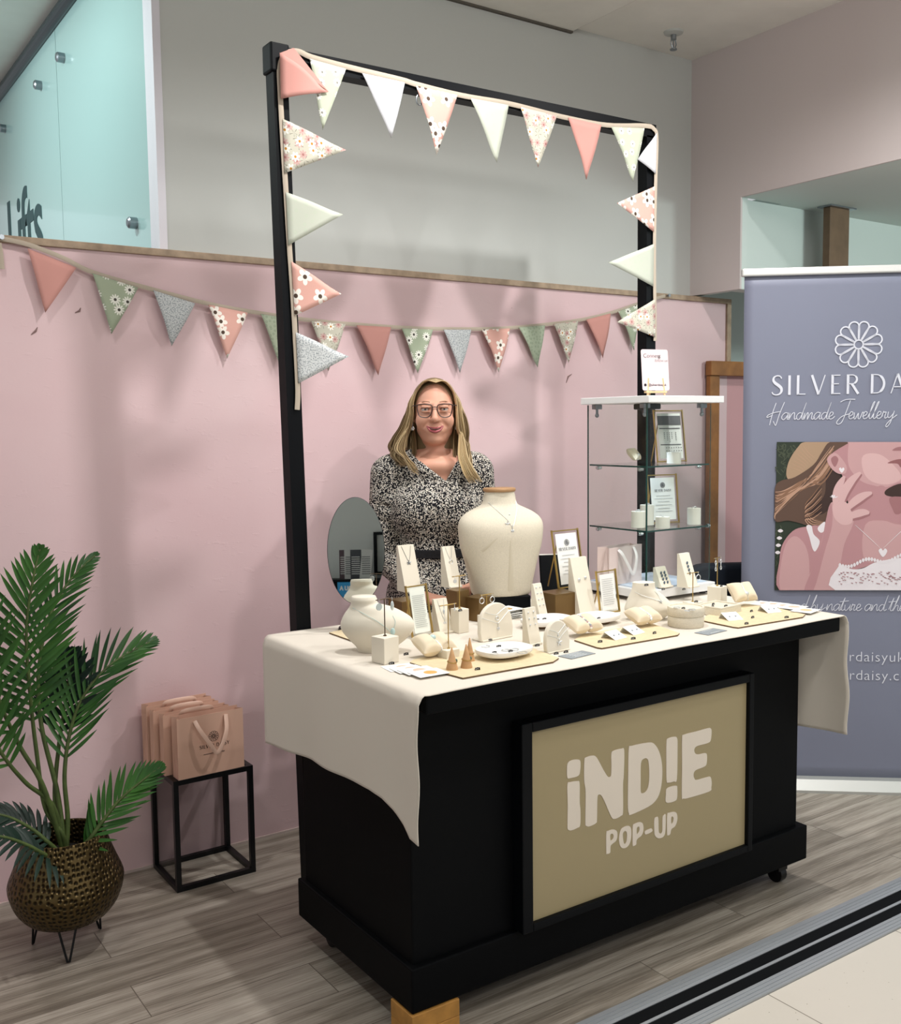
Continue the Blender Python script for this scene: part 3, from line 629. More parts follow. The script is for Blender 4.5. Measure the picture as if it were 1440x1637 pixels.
SCR = {  # cursive hand, x-height 1
 'a': (1.15, [[(.95, .85), (.6, 1), (.2, .65), (.15, .2), (.45, .0), (.85, .5), (1.0, 1.0), (.9, .3), (1.0, .02), (1.3, .25)]]),
 'n': (1.15, [[(.05, .2), (.2, .95), (.15, .0), (.45, .75), (.8, .98), (.85, .4), (.95, .02), (1.25, .3)]]),
 'd': (1.2, [[(.9, .85), (.5, .95), (.15, .5), (.35, .0), (.75, .35), (1.25, 2.4), (.9, .6), (1.0, .02), (1.3, .25)]]),
 'm': (1.55, [[(.05, .2), (.2, .95), (.15, .0), (.45, .8), (.65, .9), (.62, .0), (.95, .8), (1.2, .9), (1.2, .15), (1.4, .02), (1.65, .3)]]),
 'e': (.85, [[(.05, .3), (.55, .55), (.65, .9), (.35, .98), (.15, .5), (.3, .02), (.65, .08), (.95, .4)]]),
 'w': (1.35, [[(.1, .9), (.15, .1), (.35, .02), (.65, .8), (.7, .1), (.95, .05), (1.2, .9), (1.4, .8)]]),
 'l': (.65, [[(.05, .2), (.55, 1.6), (.75, 2.4), (.5, 2.0), (.25, .4), (.4, .0), (.75, .3)]]),
 'r': (.85, [[(.05, .2), (.25, 1.0), (.35, .85), (.6, .9), (.5, .3), (.6, .02), (.95, .3)]]),
 'y': (1.1, [[(.15, .95), (.15, .3), (.4, .1), (.8, .6), (.95, 1.0), (.6, -.6), (.2, -1.2), (.1, -.9), (.6, -.2), (1.4, .5)]]),
 'b': (1.0, [[(.05, .2), (.6, 1.7), (.7, 2.4), (.35, 1.2), (.2, .1), (.5, .0), (.8, .5), (.55, .85), (.3, .5)]]),
 't': (.7, [[(.05, .2), (.6, 2.0), (.3, .4), (.45, .0), (.8, .3)], [(-.1, 1.35), (1.2, 1.5)]]),
 'u': (1.1, [[(.1, .9), (.15, .2), (.4, .02), (.8, .6), (.9, .95), (.85, .2), (1.0, .02), (1.25, .3)]]),
 'h': (1.05, [[(.05, .2), (.6, 1.7), (.7, 2.4), (.3, 1.0), (.1, .0), (.45, .8), (.75, .8), (.75, .2), (.9, .02), (1.15, .3)]]),
 'H': (1.9, [[(.75, 2.4), (.45, 1.0), (.25, -.75)], [(1.9, 2.5), (1.45, .9), (1.15, -.65), (1.0, -.75), (.7, -.2)], [(.5, .65), (-.25, .35), (-.1, .7), (.8, 1.05), (1.6, 1.15)]]),
 'J': (1.7, [[(.2, 2.4), (1.0, 2.75), (2.2, 2.75)], [(1.55, 2.6), (1.2, 1.0), (.8, -.4), (.3, -.75), (.1, -.4), (.7, .35), (1.8, .75)]]),
 ' ': (.55, [])}
def script(g, txt, xh, M, w):
    x = 0; sl = .12
    for c in txt:
        adv, st = SCR[c]
        for pts in st:
            q = smooth_pts([((x+a+b*sl)*xh, b*xh, 0) for a, b in pts], 5); g.strip([(v.x, v.y) for v in q], w, M)
        x += adv*.88
    return x*xh

# ================================================================== ROLL-UP BANNER
A_ = Vector((3.611, 2.653, 0)); D_ = Vector((.76, -.65, 0)).normalized(); ang = math.atan2(D_.y, D_.x)
BU0, BU1, BZT = -.262, .655, 2.185; uc = (BU0+BU1)/2
bn = thing('rollup_banner', 'grey roll-up banner stand with a jewellery portrait standing right of the counter', 'banner', A_+D_*uc, ang)
# local frame: x along the banner, -y towards the viewer
M_BAN = mat('grey_banner_print', '#7d8092', .5, spec=.4); M_BANT = mat('pale_banner_lettering', '#dcdce6', .6)
W2 = (BU1-BU0)/2
g = G(); g.grid(lambda u, v: (W2*(2*u-1)*(1-.004*math.sin(v*PI)), -.001+.0012*math.sin(v*9)*(abs(2*u-1)**8), .04+(BZT-.06)*v), 24, 40)
o = g.done('banner_sheet', M_BAN, bn, smooth=60); md = o.modifiers.new('sheet_thickness', 'SOLIDIFY'); md.thickness = .001; md.offset = 1
g = G(); g.box2((-W2-.012, -.016, BZT-.032), (W2+.012, .016, BZT), .006); g.done('top_rail', mat('white_aluminium', '#d6d5d2', .4, metal=.3), bn)
g = G(); g.prism([(-.075, 0), (-.075, .012), (-.045, .05), (.045, .05), (.075, .012), (.075, 0)], -W2-.01, W2+.01, Matrix(((0, 0, 1, 0), (1, 0, 0, 0), (0, 1, 0, 0), (0, 0, 0, 1)))); bs = g.done('base', mat('silver_base', '#bdbdb9', .4, metal=.4), bn)
g = G(); g.cyl((0, .02, .04), (0, .02, BZT-.01), .008, seg=10); g.done('support_pole', M_STEEL, bn)
g = G(); g.box2((W2*.0+.20, -.16, .0), (W2*.0+.26, -.02, .012), .004); g.done('foot', M_STEEL, bn)
def BM(u, z, off=.0034): return Matrix(((1, 0, 0, u-uc), (0, 0, -1, -off), (0, 1, 0, z), (0, 0, 0, 1)))
g = G(); flower(g, .094, BM(.197, 1.868), .0055); g.done('flower_logo', M_BANT, bn)
g = G(); caps(g, 'SILVER', .080, BM(.026, 1.667), .27); g.done('name_lettering', M_BANT, bn)
g = G(); caps(g, 'DAISY', .080, BM(.402, 1.667), .27); g.done('name_lettering', M_BANT, bn)
g = G(); script(g, 'Handmade Jewellery', .029, BM(-.158, 1.565), .0028)
g.strip([(v.x, v.y) for v in smooth_pts([(.63, .02, 0), (.60, .07, 0), (.585, .10, 0), (.61, .125, 0), (.65, .11, 0), (.665, .09, 0), (.685, .115, 0), (.715, .115, 0), (.72, .08, 0), (.66, .0, 0), (.63, -.03, 0), (.625, .03, 0)], 4)], .0028, BM(-.19, 1.56)); g.done('script_lettering', M_BANT, bn)
g = G(); script(g, 'inspired by nature and the sea'.replace('inspired', 'd').replace(' sea', ''), .0275, BM(-.02, .765), .0024); g.done('script_lettering', M_BANT, bn)
for s, z in (('silverdaisyuk', .549), ('silverdaisy.co', .470)):
    g = G(); me = text_mesh(s, .062, 'LEFT', .0004, -.0008, spacing=1.08); W = max(v.co.x for v in me.vertices)
    g.mesh(me, BM((.408 if 'uk' in s else .425)-W, z)); g.done('address_lettering', M_BANT, bn)
# portrait print (flat printed sheet): traced in zoom pixels of the photograph
def B_(x, y):
    o3 = Vector((0, 0, CAM_H)); d = P(1220+x/6.0636, 690+y/6.063, 1, 3)-o3; nrm = Vector((D_.y, -D_.x, 0)); tt = ((A_-o3).dot(nrm))/d.dot(nrm); p = o3+d*tt; return ((p-A_).dot(D_)-uc, p.z)
PCOL = ['#2b3428', '#a98c72', '#5d463b', '#8a6650', '#b8917a', '#b5868a', '#c49a9b', '#d3acac', '#e4dce0', '#8f5c5e', '#3c2a26', '#4a5140', '#9d6d70']
PM = [mat('print_'+n, c, .5, spec=.4) for n, c in zip(('foliage', 'straw', 'brown_hair', 'chestnut_hair', 'blond_hair', 'rose_skin', 'skin', 'pale_skin', 'white_lace', 'lip', 'dark_hair', 'moss', 'deep_rose_skin'), PCOL)]
X1 = 1710; lay = [0]
g = G(); Mp = Matrix(((1, 0, 0, 0), (0, 0, -1, -.0065), (0, 1, 0, 0), (0, 0, 0, 1)))
YT, YB = 100, 1533
def clipx(p): return (max(105, min(X1, p[0])), max(YT, min(YB, p[1])))
def poly(mi, pts, sm=True):
    lay[0] += 1; g.mi = mi; q = [clipx(p) for p in pts]
    if sm: q = [clipx((v.x, v.y)) for v in smooth_pts([(a, b, 0) for a, b in q], 4, True)]
    me = curve_mesh([[B_(*p) for p in q]], 0); g.mesh(me, tr(0, -.00003*lay[0], 0) @ Mp)
def stroke(mi, pts, w):
    lay[0] += 1; g.mi = mi; q = [clipx((v.x, v.y)) for v in smooth_pts([(a, b, 0) for a, b in pts], 5)]
    n = len(q); wl = [w*math.sin(PI*(.12+.80*i/(n-1))) for i in range(n)]; s_ = abs(B_(100, 800)[0]-B_(200, 800)[0])/100
    g.strip([B_(*p) for p in q], [v*s_ for v in wl], tr(0, -.00003*lay[0], 0) @ Mp, h=.00002)
poly(0, [(128, YT), (X1, YT), (X1, YB), (80, YB)], False)
rnd = random.Random(3)
for q in range(46): x, y = rnd.uniform(130, 330), rnd.uniform(110, 430); stroke(11, [(x, y), (x+rnd.uniform(-30, 30), y+rnd.uniform(-20, 40)), (x+rnd.uniform(-40, 40), y+rnd.uniform(30, 60))], 9)
for q in range(26): x, y = rnd.uniform(110, 170), rnd.uniform(880, 1500); stroke(11, [(x, y), (x+12, y+30), (x-5, y+60)], 8)
for x, y in ((150, 1030), (140, 1100), (135, 1170), (160, 960)): poly(8, [(x-25, y), (x, y-18), (x+28, y), (x, y+16)])
poly(1, [(400, 100), (330, 150), (250, 270), (218, 390), (235, 460), (300, 450), (480, 330), (560, 230), (640, 100)])
for q in range(8): stroke(4, [(380-18*q, 130+30*q), (430-10*q, 200+26*q), (500-20*q, 260+20*q)], 4)
poly(2, [(640, 100), (560, 200), (480, 320), (300, 440), (180, 470), (115, 520), (105, 640), (105, 860), (230, 860), (330, 880), (430, 910), (560, 930), (640, 900), (700, 700), (740, 430), (640, 330), (640, 230), (800, 130), (820, 100)])
poly(10, [(620, 300), (600, 430), (590, 600), (520, 700), (440, 780), (560, 800), (660, 700), (740, 430)])
for q in range(40):
    a = rnd.uniform(0, 1); y0 = 150+rnd.uniform(-30, 200); stroke((3, 4, 3, 2, 4)[q % 5], [(690-60*a, y0), (560-50*a, y0+170), (400-90*a, 480+120*a+rnd.uniform(-30, 30)), (200-90*a, 560+240*a), (110, 560+280*a+rnd.uniform(-20, 20))], rnd.uniform(8, 22))
for q in range(12): stroke((3, 10, 4)[q % 3], [(560, 500+25*q), (470, 620+20*q), (400, 720+12*q), (470, 830+8*q), (600, 880)], 9)
poly(5, [(640, 230), (820, 110), (850, 100), (X1, 100), (X1, 900), (1000, 1000), (820, 700), (760, 430), (700, 330)])          # jaw, neck
poly(6, [(820, 120), (860, 100), (X1, 100), (X1, 420), (1340, 480), (1190, 535), (1060, 520), (930, 470), (820, 330)])       # cheek
poly(7, [(960, 230), (1120, 220), (1260, 330), (1330, 450), (1200, 510), (1040, 480), (960, 380)])
poly(5, [(860, 880), (1060, 560), (1180, 540), (1220, 700), (1300, 830), (1500, 700), (X1, 780), (X1, 1300), (1200, 1250), (900, 1330), (740, 1300), (740, 1000)])   # chest
poly(6, [(980, 900), (1150, 860), (1330, 900), (X1, 860), (X1, 1240), (1100, 1270), (960, 1200)])
poly(10, [(1185, 560), (1340, 500), (1500, 560), (X1, 520), (X1, 640), (1400, 640), (1190, 620)])
poly(12, [(1215, 640), (1340, 630), (1500, 660), (1300, 800), (1240, 740)])
poly(9, [(1195, 305), (1260, 275), (1340, 265), (1420, 290), (1500, 300), (1430, 350), (1330, 350), (1290, 310)])
poly(12, [(1240, 180), (1290, 150), (1360, 150), (1340, 180), (1280, 185)])
poly(5, [(150, 1540), (150, 1250), (180, 1090), (280, 960), (400, 920), (560, 920), (600, 1100), (560, 1540)])                # shoulder
poly(6, [(160, 1540), (190, 1150), (290, 1010), (400, 1100), (440, 1300), (400, 1540)])
poly(8, [(410, 915), (460, 910), (480, 990), (540, 1060), (500, 1155), (470, 1130), (440, 1020)]); poly(8, [(520, 930), (590, 870), (580, 960), (545, 975)])
poly(6, [(390, 1540), (480, 1300), (560, 1050), (600, 850), (640, 700), (700, 690), (860, 780), (860, 900), (780, 1080), (740, 1280), (690, 1540)])   # forearm
poly(5, [(390, 1540), (470, 1320), (560, 1060), (600, 850), (650, 690), (660, 900), (590, 1150), (480, 1540)])
for pts, w in (([(690, 720), (700, 620), (730, 520), (780, 430)], 80), ([(740, 720), (780, 580), (850, 470), (935, 395)], 82), ([(780, 770), (870, 680), (960, 620), (1045, 590)], 80), ([(800, 840), (880, 800), (960, 780), (1020, 785)], 76)): stroke(12, [(a+8, b+14) for a, b in pts], w+16); stroke(7, pts, w)
poly(7, [(670, 700), (790, 680), (850, 790), (850, 880), (760, 900), (680, 830)])
poly(6, [(610, 270), (650, 215), (700, 210), (760, 270), (800, 340), (790, 400), (740, 410), (690, 390), (640, 340)]); poly(12, [(650, 260), (690, 235), (720, 270), (690, 340), (660, 310)])
for x, y, s_ in ((752, 372, 26), (670, 628, 18), (1150, 1170, 42)): poly(8, [(x-s_, y-s_*.4), (x-s_*.4, y-s_), (x, y-s_*.5), (x+s_*.5, y-s_), (x+s_, y-s_*.3), (x, y+s_)])
stroke(8, [(640, 628), (690, 635), (715, 625)], 9); stroke(8, [(880, 900), (980, 990), (1130, 1130)], 5); stroke(8, [(1150, 1130), (1400, 900), (1600, 780)], 5)
poly(8, [(730, 1290), (760, 1300), (860, 1330), (960, 1320), (1060, 1270), (1180, 1240), (1330, 1220), (X1, 1200), (X1, 1540), (690, 1540)])
for q in range(24): poly(8, [(735+q*28-14, 1290+25*math.sin(q*.5)-q*3.5), (735+q*28, 1270+25*math.sin(q*.5)-q*3.5), (735+q*28+14, 1290+25*math.sin(q*.5)-q*3.5), (735+q*28, 1310+25*math.sin(q*.5)-q*3.5)])
for q in range(90): x, y = rnd.uniform(720, 1400), rnd.uniform(1350, 1470)-(0); stroke(12, [(x, y), (x+10, y+8), (x+18, y+2)], 7)
g.done('portrait_print', PM, bn)

# ================================================================== SIDE TABLE + GIFT BAGS
tx0, tx1, ty0, ty1, tz = 1.100, 1.367, 3.262, 3.492, .385
tb = thing('side_table', 'black metal framed side table with glass top by the pink wall', 'table', ((tx0+tx1)/2, (ty0+ty1)/2, 0)); o_ = Vector(((tx0+tx1)/2, (ty0+ty1)/2, 0)); hb = .0085
for x in (tx0, tx1):
    for y in (ty0, ty1): g = loc(G()); g.box2((x-hb, y-hb, 0), (x+hb, y+hb, tz)); g.done('leg', M_BLACKM, tb)
for z in (hb, tz-hb):
    g = loc(G())
    for y in (ty0, ty1): g.box2((tx0+hb, y-hb, z-hb), (tx1-hb, y+hb, z+hb))
    for x in (tx0, tx1): g.box2((x-hb, ty0+hb, z-hb), (x+hb, ty1-hb, z+hb))
    g.done('rail', M_BLACKM, tb)
M_GLASS2 = glass_mat('smoky_glass', '#f2f2f2', .02)
g = loc(G()); g.box2((tx0+hb, ty0+hb, tz-.008), (tx1-hb, ty1-hb, tz-.003)); g.done('glass_top', M_GLASS2, tb)
for nm, a, b in (('glass_side', (tx0-.001, ty0+hb, 2*hb), (tx0+.002, ty1-hb, tz-2*hb)), ('glass_side', (tx0+hb, ty1-.002, 2*hb), (tx1-hb, ty1+.001, tz-2*hb))): g = loc(G()); g.box2(a, b); g.done(nm, M_GLASS2, tb)
M_BAG = mat('blush_paper', '#dfb49e', .7, spec=.3, bump=(40, .05)); M_BAGIN = mat('blush_paper_inside', '#cfa48f', .8); M_RIB = mat('blush_satin_ribbon', '#e3bda9', .4, spec=.5)
M_BAGP = mat('pale_pink_paper', '#e3cfca', .5, spec=.4); M_RIBW = mat('white_satin_ribbon', '#efe4e2', .4)
def bag(lb, locn, rz, w, d, h, handles, mp_=None, print_=True, grp=None, mr=None, lean=0):
    t = thing('gift_bag', lb, 'bag', locn, rz, grp); ml = mp_ or M_BAG; th = .0012; g = G(); cr = .006
    g.box2((-w/2, 0, 0), (w/2, th, h)); g.box2((-w/2, d-th, 0), (w/2, d, h)); g.box2((-w/2, th, 0), (w/2, d-th, th))
    for s in (-1, 1):
        x = s*w/2; g.push([(x, th, 0), (x, d-th, 0), (x, th, h), (x, d-th, h), (x-s*min(.018, d*.35), d/2, h), (x, d/2, h*.35)], [[0, 1, 5], [0, 5, 4, 2], [1, 3, 4, 5]])
    g.done('paper_body', ml, t)
    for y, sg, sag in handles:
        pts = smooth_pts([(-w*.24, y, h*.93), (-w*.20, y-.016*sg, h*.80), (-w*.07, y-.028*sg, h*(.55-sag)), (w*.03, y-.028*sg, h*(.38-sag)), (w*.12, y-.026*sg, h*(.5-sag)), (w*.20, y-.02*sg, h*.72), (w*.23, y, h*.95)] if sag < 1 else [(-w*.24, y, h*.94), (-w*.22, y-.008, h*1.03), (w*.0, y-.012, h*1.05), (w*.2, y-.01, h*1.03), (w*.23, y, h*.95)], 5)
        g = G(); g.tube(pts, .0072, 8, flat=.2, up=(0, -1, .2)); g.done('ribbon_handle', mr or M_RIB, t, 60)
    if print_:
        g = G(); R3 = Matrix(((1, 0, 0, 0), (0, 0, -1, -.0004), (0, 1, 0, 0), (0, 0, 0, 1)))
        flower(g, h*.085, tr(w*.04, 0, h*.62) @ R3, .0008); caps(g, 'SILVER DAISY', h*.058, tr(w*.05, 0, h*.44) @ R3, .25); g.strip([(-w*.12, h*.34), (w*.2, h*.34)], .0012, R3)
        g.done('printed_name', M_INKD, t)
    return t
bz = tz+.0005
bag('frontmost blush paper gift bag with a hanging ribbon handle on the side table', (1.228, 3.256, bz), .02, .236, .05, .208, [(-.003, 1, 0)], grp='blush gift bags on the side table')
bag('second blush gift bag from the front, standing behind the ribboned one', (1.205, 3.326, bz), .02, .236, .036, .208, [(-.003, .5, 1)], print_=False, grp='blush gift bags on the side table')
bag('third blush gift bag from the front, just before the rearmost bag', (1.190, 3.383, bz), .02, .236, .036, .212, [(-.003, .5, 1)], print_=False, grp='blush gift bags on the side table')
bag('rearmost blush gift bag, pressed against the pink wall', (1.184, 3.435, bz), .02, .236, .05, .218, [(-.003, .5, 1)], print_=False, grp='blush gift bags on the side table')

# ================================================================== POTTED PALM
m = bpy.data.materials.new('hammered_bronze'); m.use_nodes = True; k = N(m); v = k.coord('UV')
mp = k.add('ShaderNodeMapping'); mp.inputs['Scale'].default_value = (64, 21, 1); k.link(v, mp.inputs[0])
vo = k.add('ShaderNodeTexVoronoi'); vo.voronoi_dimensions = '2D'; vo.inputs['Scale'].default_value = 1; vo.inputs['Randomness'].default_value = .55; k.link(mp.outputs[0], vo.inputs['Vector'])
k.link(k.ramp(vo.outputs['Distance'], [(.18, lin('#2a2214')), (.42, lin('#5f4f31'))]), k.b.inputs['Base Color'])
k.b.inputs['Metallic'].default_value = .85; k.b.inputs['Roughness'].default_value = .38; k.bump(k.ramp(vo.outputs['Distance'], [(.1, (0, 0, 0, 1)), (.45, (1, 1, 1, 1))]), .8, .006); M_POT = m
PC = Vector((.705, 3.11, 0)); pl = thing('potted_palm', 'green feathery palm in a hammered bronze pot on wire legs at lower left', 'plant', PC)
prof = [(.02, .085), (.075, .087), (.112, .098), (.142, .13), (.158, .165), (.166, .20), (.163, .222), (.15, .255), (.135, .295), (.122, .335), (.116, .352)]
prof = [(v.x, v.y) for v in smooth_pts([(a, b, 0) for a, b in prof], 4)]; prof += [(.112, .353), (.110, .345), (.118, .30), (.12, .27)]
seg = 64; g = G(); g.grid(lambda u, v_: (0, 0, 0), 2, 2); g = G(); uvs = []; vs = []; fs = []; Lp = 0
for i, (r, z) in enumerate(prof):
    if i: Lp += math.hypot(r-prof[i-1][0], z-prof[i-1][1])
    for q in range(seg+1): a = 2*PI*q/seg; vs.append((r*math.cos(a), r*math.sin(a), z)); uvs.append((q/seg, Lp/.35))
for i in range(len(prof)-1):
    for q in range(seg): a = i*(seg+1)+q; fs.append([a, a+1, a+seg+2, a+seg+1])
fs.append(list(range(seg))[::-1]); g.push(vs, fs); g.uv = uvs; g.done('pot', M_POT, pl, 60)
g = G(); g.lathe([(.0, .275), (.06, .278), (.1185, .272)], 32); g.done('soil', mat('dark_potting_soil', '#1b1613', .95, bump=(80, .6, .01)), pl)
for a in (.4, 2.5, 4.45):
    g = G(); ca, sa = math.cos(a), math.sin(a); R = lambda r, s, z: (r*ca-s*sa, r*sa+s*ca, z)
    g.tube([R(.095, -.025, .100), R(.112, -.003, .004), R(.112, .003, .004), R(.095, .025, .100)], .0035, 8); g.done('leg', M_BLACKM, pl, 40)
m = mat('palm_leaf_green', '#1f4a22', .42, spec=.4); k = N(m); n = k.noise(k.coord(), 5, 2)
k.link(k.ramp(n, [(.3, lin('#16381a')), (.7, lin('#3d6d28'))]), k.b.inputs['Base Color']); M_LEAF = m
M_LEAFD = mat('dark_palm_leaf', '#10291f', .45, spec=.4, grain=6, var=.3); M_STEM = mat('palm_stem', '#4a5a2c', .6, grain=25, var=.3)
def frond(base, pts, L0, nlf, m_, lw=.013, droop=.25, face=(0, -1, 0), spread=58, start=.35, lab=None):
    """pts: stem polyline (world); leaflets of max length L0 along its outer part"""
    q = smooth_pts([Vector(p)-PC for p in pts], 10); n = len(q); g = G(); g.mi = 0
    g.tube(q, [.0075*(1-.75*i/(n-1))+.001 for i in range(n)], 7); g.mi = 1; F = Vector(face).normalized()
    seglen = [0]
    for i in range(1, n): seglen.append(seglen[-1]+(q[i]-q[i-1]).length)
    Lt = seglen[-1]
    def at(s):
        d = s*Lt
        for i in range(1, n):
            if seglen[i] >= d: u = (d-seglen[i-1])/(seglen[i]-seglen[i-1]); return q[i-1].lerp(q[i], u), (q[i]-q[i-1]).normalized()
        return q[-1], (q[-1]-q[-2]).normalized()
    for i in range(nlf):
        s = start+(1-start)*i/(nlf-1); p, t_ = at(min(s, .999)); u = (s-start)/(1-start)
        ln = L0*(math.sin(PI*min(1, .18+.80*u))**.7)*(1-.35*u); an = math.radians(spread*(1-.62*u)+rnd.uniform(-4, 4))
        for sd in (-1, 1):
            side = (t_.cross(F)*sd).normalized(); d = (t_*math.cos(an)+side*math.sin(an)+F*rnd.uniform(-.05, .30)).normalized()
            nn = 6; vs = []; up = d.cross(side).normalized(); wdir = d.cross(F).normalized()
            for k_ in range(nn+1):
                f = k_/nn; c = p+d*(ln*f)+Vector((0, 0, -1))*(droop*ln*f*f)+t_*(.10*ln*f*f); wd = lw*math.sin(PI*min(1, .12+.86*f))**.8*(1 if f < .98 else .15)
                vs += [c+wdir*wd/2+F*wd*.18, c, c-wdir*wd/2+F*wd*.18]
            fs = []
            for k_ in range(nn): a = 3*k_; fs += [[a, a+1, a+4, a+3], [a+1, a+2, a+5, a+4]]
            g.push(vs, fs)
    o = g.done('frond', [M_STEM, m_], pl, 70, fix=False)
    if lab: o['label'] = lab
    return o
Y_ = lambda px, py, y: tuple(P(px, py, 1, y))
b0 = (PC.x, PC.y, .27)
frond(b0, [b0, Y_(100, 1335, 3.09), Y_(72, 1290, 3.09), Y_(58, 1200, 3.08), Y_(48, 1110, 3.06), Y_(42, 1010, 3.04), Y_(52, 930, 3.03), Y_(64, 878, 3.03)], .21, 22, M_LEAF, .015, .10, (-.3, -1, .15), 60, .48, 'large bright upright frond')
frond(b0, [b0, Y_(92, 1270, 3.13), Y_(66, 1160, 3.14), Y_(62, 1070, 3.16), Y_(78, 990, 3.17), Y_(110, 930, 3.18), Y_(152, 888, 3.19)], .17, 20, M_LEAF, .012, .12, (-.2, -1, .3), 50, .5)
frond(b0, [b0, Y_(108, 1310, 3.12), Y_(103, 1240, 3.12), Y_(112, 1170, 3.13), Y_(135, 1110, 3.13), Y_(180, 1060, 3.13), Y_(245, 1024, 3.14)], .19, 22, M_LEAF, .012, .02, (-.3, -1, .6), 46, .40, 'frond arching to the right')
frond(b0, [b0, Y_(88, 1280, 3.14), Y_(93, 1200, 3.15), Y_(100, 1150, 3.16), Y_(108, 1095, 3.17), Y_(116, 1040, 3.18)], .16, 12, M_LEAFD, .022, .1, (-.6, -1, .1), 55, .62, 'dark broad frond')
frond(b0, [b0, Y_(85, 1290, 3.08), Y_(40, 1250, 3.05), Y_(0, 1200, 3.02), Y_(-30, 1130, 3.0), Y_(-40, 1060, 3.0)], .17, 16, M_LEAF, .014, .1, (0, -1, 0), 60, .55)
frond(b0, [b0, Y_(70, 1260, 3.06), Y_(30, 1190, 3.04), Y_(-5, 1110, 3.02), Y_(-35, 1000, 3.0), Y_(-45, 920, 3.0)], .2, 16, M_LEAF, .014, .1, (0, -1, 0), 60, .5)
frond(b0, [b0, Y_(140, 1345, 3.05), Y_(160, 1318, 3.04), Y_(190, 1280, 3.03), Y_(225, 1250, 3.02), Y_(258, 1225, 3.01)], .135, 19, M_LEAF, .013, .02, (0, -.8, .7), 52, .22, 'low frond reaching towards the side table')
frond(b0, [b0, Y_(75, 1368, 3.02), Y_(45, 1352, 2.98), Y_(5, 1338, 2.95), Y_(-45, 1335, 2.93)], .13, 16, M_LEAFD, .014, .35, (0, -.6, .8), 60, .15, 'dark low frond drooping to the left')
frond(b0, [b0, Y_(80, 1350, 3.08), Y_(50, 1325, 3.08), Y_(10, 1305, 3.07), Y_(-30, 1300, 3.06)], .12, 14, M_LEAFD, .014, .3, (0, -.6, .8), 60, .3)

# ================================================================== DARK CHAIR behind the display cabinet, and a low dark monitor
M_NAVY = mat('dark_navy_upholstery', '#141b26', .7, spec=.25, bump=(300, .1)); 
ch = thing('office_chair', 'dark navy high-backed chair behind the glass cabinet', 'chair', (3.57, 3.03, 0), PI-.5)
def rounded(w, h, r, n=6):
    out = []
    for cx_, cy_, a0 in ((w/2-r, h-r, 0), (-w/2+r, h-r, 90), (-w/2+r, r, 180), (w/2-r, r, 270)): out += arc(cx_, cy_, r, r, a0, a0+90, n)
    return out
g = G(); g.prism(rounded(.50, .50, .12), -.035, .035, tr(0, .03, .44) @ rot(-.08, 'X') @ rot(PI/2, 'X')); o = g.done('backrest', M_NAVY, ch, 50); b_ = o.modifiers.new('soft_edges', 'BEVEL'); b_.width = .02; b_.segments = 3; b_.limit_method = 'ANGLE'
g = G(); g.box((0, -.17, .43), (.46, .34, .09), .03); g.done('seat', M_NAVY, ch, 50)
g = G(); g.cyl((0, -.2, .10), (0, -.2, .39), .025); 
for q in range(5): a = 2*PI*q/5; g.tube([(0, -.2, .11), (.18*math.cos(a), -.2+.18*math.sin(a), .07)], [.022, .014], 8); g.ball((.18*math.cos(a), -.2+.18*math.sin(a), .029), .029, 12, 8)
g.done('base', M_BLACKM, ch, 40)
for s in (-1, 1): g = G(); g.tube(smooth_pts([(s*.26, -.02, .45), (s*.285, -.03, .60), (s*.285, -.06, .66), (s*.285, -.24, .66)], 5), .022, 10); g.done('armrest', M_BLACKM, ch, 50)
mo = T(868, 948); 
t = thing('payment_tablet', 'black slab with a pale top edge standing behind the gold box on the table', 'tablet', (P(889, 930, 1, 2.795).x, 2.795, TT+.0006), -.45)
g = G(); g.box((0, 0, .079), (.12, .012, .16), .004, rot(-.22, 'X')); g.done('screen', M_BLACKF, t); g = G(); g.box((0, .0178, .1565), (.12, .012, .004), .001, rot(-.22, 'X')); g.done('top_edge', M_WHITE, t)
g = G(); g.box((0, .02, .006), (.12, .06, .01), .003); g.done('stand', M_BLACKF, t)
# ================================================================== DISPLAY ON THE TABLE
YAWR = -CAM_YAW                                            # local x along the picture's right
def at(px, py, z=TT+.0014): return P(px, py, 2, z)
def sil_loft(secs, base, py0, ppm_, depth=.6, ex=2.0, seg=40, cx0=None):
    """silhouette rows (py, xl, xr) -> elliptical sections; local x = picture right"""
    out = []; bx = cx0 if cx0 is not None else (secs[0][1]+secs[0][2])/2
    for py, xl, xr, *dp in secs:
        rx = (xr-xl)/2/ppm_; out.append(((py0-py)/ppm_*1.015, rx, rx*(dp[0] if dp else depth), ((xl+xr)/2-bx)/ppm_, 0))
    return out
def dense(secs, n=5):
    q = [np.array(s) for s in secs]; out = []
    for i in range(len(q)-1):
        a, b, c, d = q[max(i-1, 0)], q[i], q[i+1], q[min(i+2, len(q)-1)]
        for k_ in range(n):
            t = k_/n; out.append(tuple(.5*((2*b)+(c-a)*t+(2*a-5*b+4*c-d)*t*t+(3*b-a-3*c+d)*t**3)))
    out.append(tuple(q[-1])); return out
